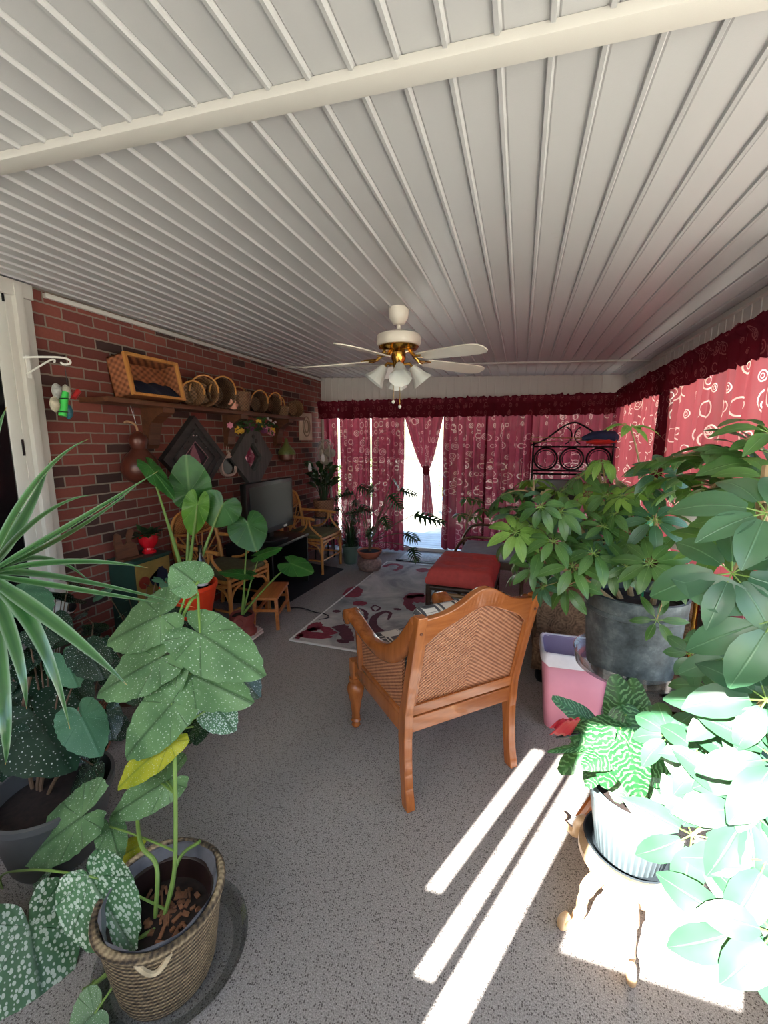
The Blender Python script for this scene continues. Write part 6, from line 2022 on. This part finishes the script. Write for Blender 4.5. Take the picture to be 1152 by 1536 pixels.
for (b, t_, w_, yb, yt, z) in [((935, 1086), (922, 1010), 52, 1.32, 1.36, .1), ((952, 1080), (950, 1014), 44, 1.36, 1.42, .1), ((884, 1082), (829, 1044), 32, 1.30, 1.28, .5), ((886, 1094), (838, 1098), 30, 1.33, 1.33, .8), ((930, 1092), (853, 1106), 46, 1.25, 1.20, .6),
                           ((938, 1072), (966, 1130), 50, 1.28, 1.22, .5), ((904, 1112), (834, 1158), 48, 1.20, 1.15, .6), ((922, 1114), (905, 1188), 48, 1.16, 1.12, .3), ((952, 1125), (992, 1056), 60, 1.26, 1.30, .3), ((960, 1120), (1032, 1088), 50, 1.28, 1.30, .8),
                           ((945, 1130), (962, 1206), 56, 1.14, 1.10, .4), ((965, 1128), (1024, 1158), 54, 1.18, 1.14, .7), ((915, 1130), (872, 1150), 40, 1.16, 1.12, .8), ((960, 1140), (1000, 1180), 44, 1.2, 1.2, .6), ((925, 1100), (890, 1075), 40, 1.36, 1.4, .5), ((880, 1120), (820, 1125), 14, 1.2, 1.15, 1.), ((955, 1145), (1005, 1205), 52, 1.26, 1.18, .5), ((935, 1150), (925, 1206), 44, 1.22, 1.16, .4), ((985, 1130), (1050, 1185), 50, 1.3, 1.22, .6), ((970, 1105), (1045, 1130), 46, 1.36, 1.34, .8), ((900, 1135), (880, 1185), 36, 1.28, 1.24, .5)]:
    pb = big_leaf(mb, b, t_, w_, yb, yt, OVAL, z, rings=5, seg=32, fold=.14, droop=.10, ruf=.012, kr=4)
    petiole(st, s0 + V((rnd.uniform(-.03, .03), rnd.uniform(-.03, .03), 0)), pb, .0035, .03)
mb.build('foliage', MT['calath'], cp, world=True); st.build('stalks', MT['stemg'], cp, world=True)
bf = thing('butterfly_pick', 'red butterfly garden pick on a dark wire beside the pink bin', 'ornament', CP + V((-.02, -.02, .38)))
MT['wingred'] = simple('red_butterfly_wing', (170, 34, 48), .5, var=.1)
bc = aty(850, 1098, 1.22)
mb = MB(); mb.tube([CP + V((-.03, -.02, .38)), bc + V((.03, 0, .01)), bc], .0025, 5); mb.build('wire', MT['black'], bf, world=True)
for s_ in (-1, 1):
    mb = MB()
    a_, b_, c_, d_ = aty(855, 1102, 1.22), aty(824, 1092 if s_ > 0 else 1100, 1.20), aty(838 if s_ > 0 else 846, 1080, 1.21 + .02 * s_), aty(870, 1078, 1.23)
    mb.grid(lambda u, v: (a_ * (1 - u) * (1 - v) + b_ * u * (1 - v) + c_ * u * v + d_ * (1 - u) * v) + V((0, .004 * s_, .003 * math.sin(u * 18))), 10, 6)
    mb.build('wing', MT['wingred'], bf, world=True, solid=.0015)
mb = MB(); mb.tube([aty(834, 1107, 1.215), aty(852, 1104, 1.22), aty(868, 1100, 1.225)], [.003, .006, .003], 8); mb.build('body', MT['black'], bf, world=True)

# ---- small umbrella plant silhouetted against the back curtain
bp = thing('potted_umbrella_plant', 'small dark umbrella plant in front of the back curtain behind the tube armchair', 'potted plant', (-.57, 4.97, 0))
mb = MB(); mb.lathe([(.08, 0), (.10, .18), (.105, .2), (.095, .2), (.085, .17)], seg=24, cap1=False); mb.build('pot', MT['terra'], bp)
soil_disc(bp, .09, .175)
lv = MB(); st = MB(); rs = random.Random(5)
st.tube(spline([V((-.57, 4.97, .17)), V((-.57, 4.97, .5)), aty(708, 765, 4.95)], 5), .009, 7)
for (a, b) in ((700, 748), (716, 750), (690, 772), (712, 775), (725, 765)):
    c = aty(a, b, 4.95 + rs.uniform(-.08, .08)); rosette(lv, st, c, V((0, -.3, 1)), 7, .10, .42, 1.0, rs); petiole(st, V((-.57, 4.97, .62)), c, .004, .03)
lv.build('foliage', MT['schef'], bp, world=True); st.build('stems', [MT['stemt'], MT['stemg']], bp, world=True)

# ---- white shaded lamp behind the plants
lm = thing('floor_lamp', 'wide white lamp shade half hidden behind the umbrella plant leaves', 'lamp', (.88, 2.42, 0))
mb = MB(); mb.lathe([(.12, 0), (.12, .02), (.03, .04)], seg=28); mb.build('base', MT['brass'], lm)
mb = MB(); mb.tube([(0, 0, .03), (0, 0, 1.08)], .012, 10); mb.build('pole', MT['brass'], lm)
mb = MB(); mb.lathe([(.155, .98), (.11, 1.16)], seg=36, cap0=False, cap1=False); mb.build('lamp_shade', simple('white_linen_shade', (226, 220, 208), .8, var=.03), lm, solid=.003)

# ---- outdoors through the door gap
gc = thing('garden_chair', 'pale metal garden chair on the sunny lawn outside the glass door', 'chair', (aty(657, 730, 10.2).x, 10.2, -.3), R(20))
MT['paleblue'] = simple('pale_blue_metal', (120, 160, 176), .5)
mb = MB()
for sx in (-1, 1):
    mb.tube([(.26 * sx, -.25, 0), (.26 * sx, -.25, .62), (.26 * sx, .25, .62), (.26 * sx, .28, 0)], .02, 6)
    mb.tube([(.24 * sx, .22, .42), (.24 * sx, .36, .98)], .02, 6)
mb.tube([(-.24, .36, .98), (.24, .36, .98)], .02, 6)
mb.build('frame', MT['paleblue'], gc)
mb = MB(); mb.bx(-.25, .25, -.25, .24, .41, .44, bev=.01); mb.build('seat', MT['paleblue'], gc)
for k in range(6):
    mb = MB(); mb.tube([(-.20 + .08 * k, .23, .45), (-.20 + .08 * k, .35, .97)], .012, 6); mb.build('back_bar', MT['paleblue'], gc)
rs = random.Random(9)
for i, (x_, y_, s_, lab) in enumerate(((-5.0, 13.5, 1.3, 'round shrub on the lawn outside, left in the door gap'), (-1.2, 14.5, 1.5, 'round shrub on the lawn outside, right in the door gap'))):
    b_ = thing('shrub', lab, 'shrub', (x_, y_, -.3))
    mb = MB()
    for k in range(700):
        d = V((rs.gauss(0, 1), rs.gauss(0, 1), rs.gauss(0, 1))).normalized() * s_ * rs.uniform(.75, 1)
        d.z = abs(d.z) * 1.0
        n_ = V((rs.gauss(0, 1), rs.gauss(0, 1), rs.gauss(0, 1))).normalized()
        mb.ribbon([d, d + n_ * .09, d + n_ * .18], V((.3, -.3, 1)), lambda q: .10 * math.sin(PI * (q * .9 + .05)), .1)
    mb.build('foliage', MT['leafout'], b_)
    mb = MB(); mb.tube([(0, 0, 0), (0, 0, s_ * .7)], .06, 8); mb.build('trunk', MT['stemb'], b_)

# ================================================================ LIGHT
w = bpy.data.worlds.new('sky'); sc.world = w; w.use_nodes = True
nt = w.node_tree; nt.nodes.clear()
sky = nt.nodes.new('ShaderNodeTexSky'); sky.sky_type = 'NISHITA'
sky.sun_disc = False; sky.sun_elevation = R(39.4); sky.sun_rotation = R(204)
sky.air_density = 1.2; sky.dust_density = 1.5
bg = nt.nodes.new('ShaderNodeBackground'); bg.inputs[1].default_value = 0.62
out = nt.nodes.new('ShaderNodeOutputWorld')
nt.links.new(sky.outputs[0], bg.inputs[0]); nt.links.new(bg.outputs[0], out.inputs[0])
sd = bpy.data.lights.new('sun', 'SUN'); sd.energy = 46.0; sd.angle = R(.5); sd.color = (1, .97, .92)
so = bpy.data.objects.new('sun', sd); col.objects.link(so)
so.rotation_euler = V((.45, 1.0, -.90)).to_track_quat('-Z', 'Y').to_euler()


def portal(loc, rot, sx, sy):
    l = bpy.data.lights.new('sky_portal', 'AREA'); l.shape = 'RECTANGLE'; l.size = sx; l.size_y = sy
    l.cycles.is_portal = True
    o = bpy.data.objects.new('sky_portal', l); col.objects.link(o); o.location = loc; o.rotation_euler = rot


portal((-.7, YN - .08, 1.1), (R(90), 0, R(0)), 3.7, 2.2)
portal((XR + .1, .9, 1.3), (R(90), 0, R(90)), 2.0, 1.5)
portal((XR + .1, 3.8, 1.3), (R(90), 0, R(90)), 3.6, 1.5)
portal((-.8, YB + .1, 1.0), (R(90), 0, R(180)), 3.8, 2.0)
vs_ = sc.view_settings
vs_.view_transform = 'Standard'; vs_.look = 'None'; vs_.gamma = 1.0; vs_.exposure = .42
vs_.use_curve_mapping = False
cy = sc.cycles
cy.use_denoising = True
cy.max_bounces = 10; cy.diffuse_bounces = 6; cy.transparent_max_bounces = 16; cy.transmission_bounces = 6
cy.sample_clamp_indirect = 12.0
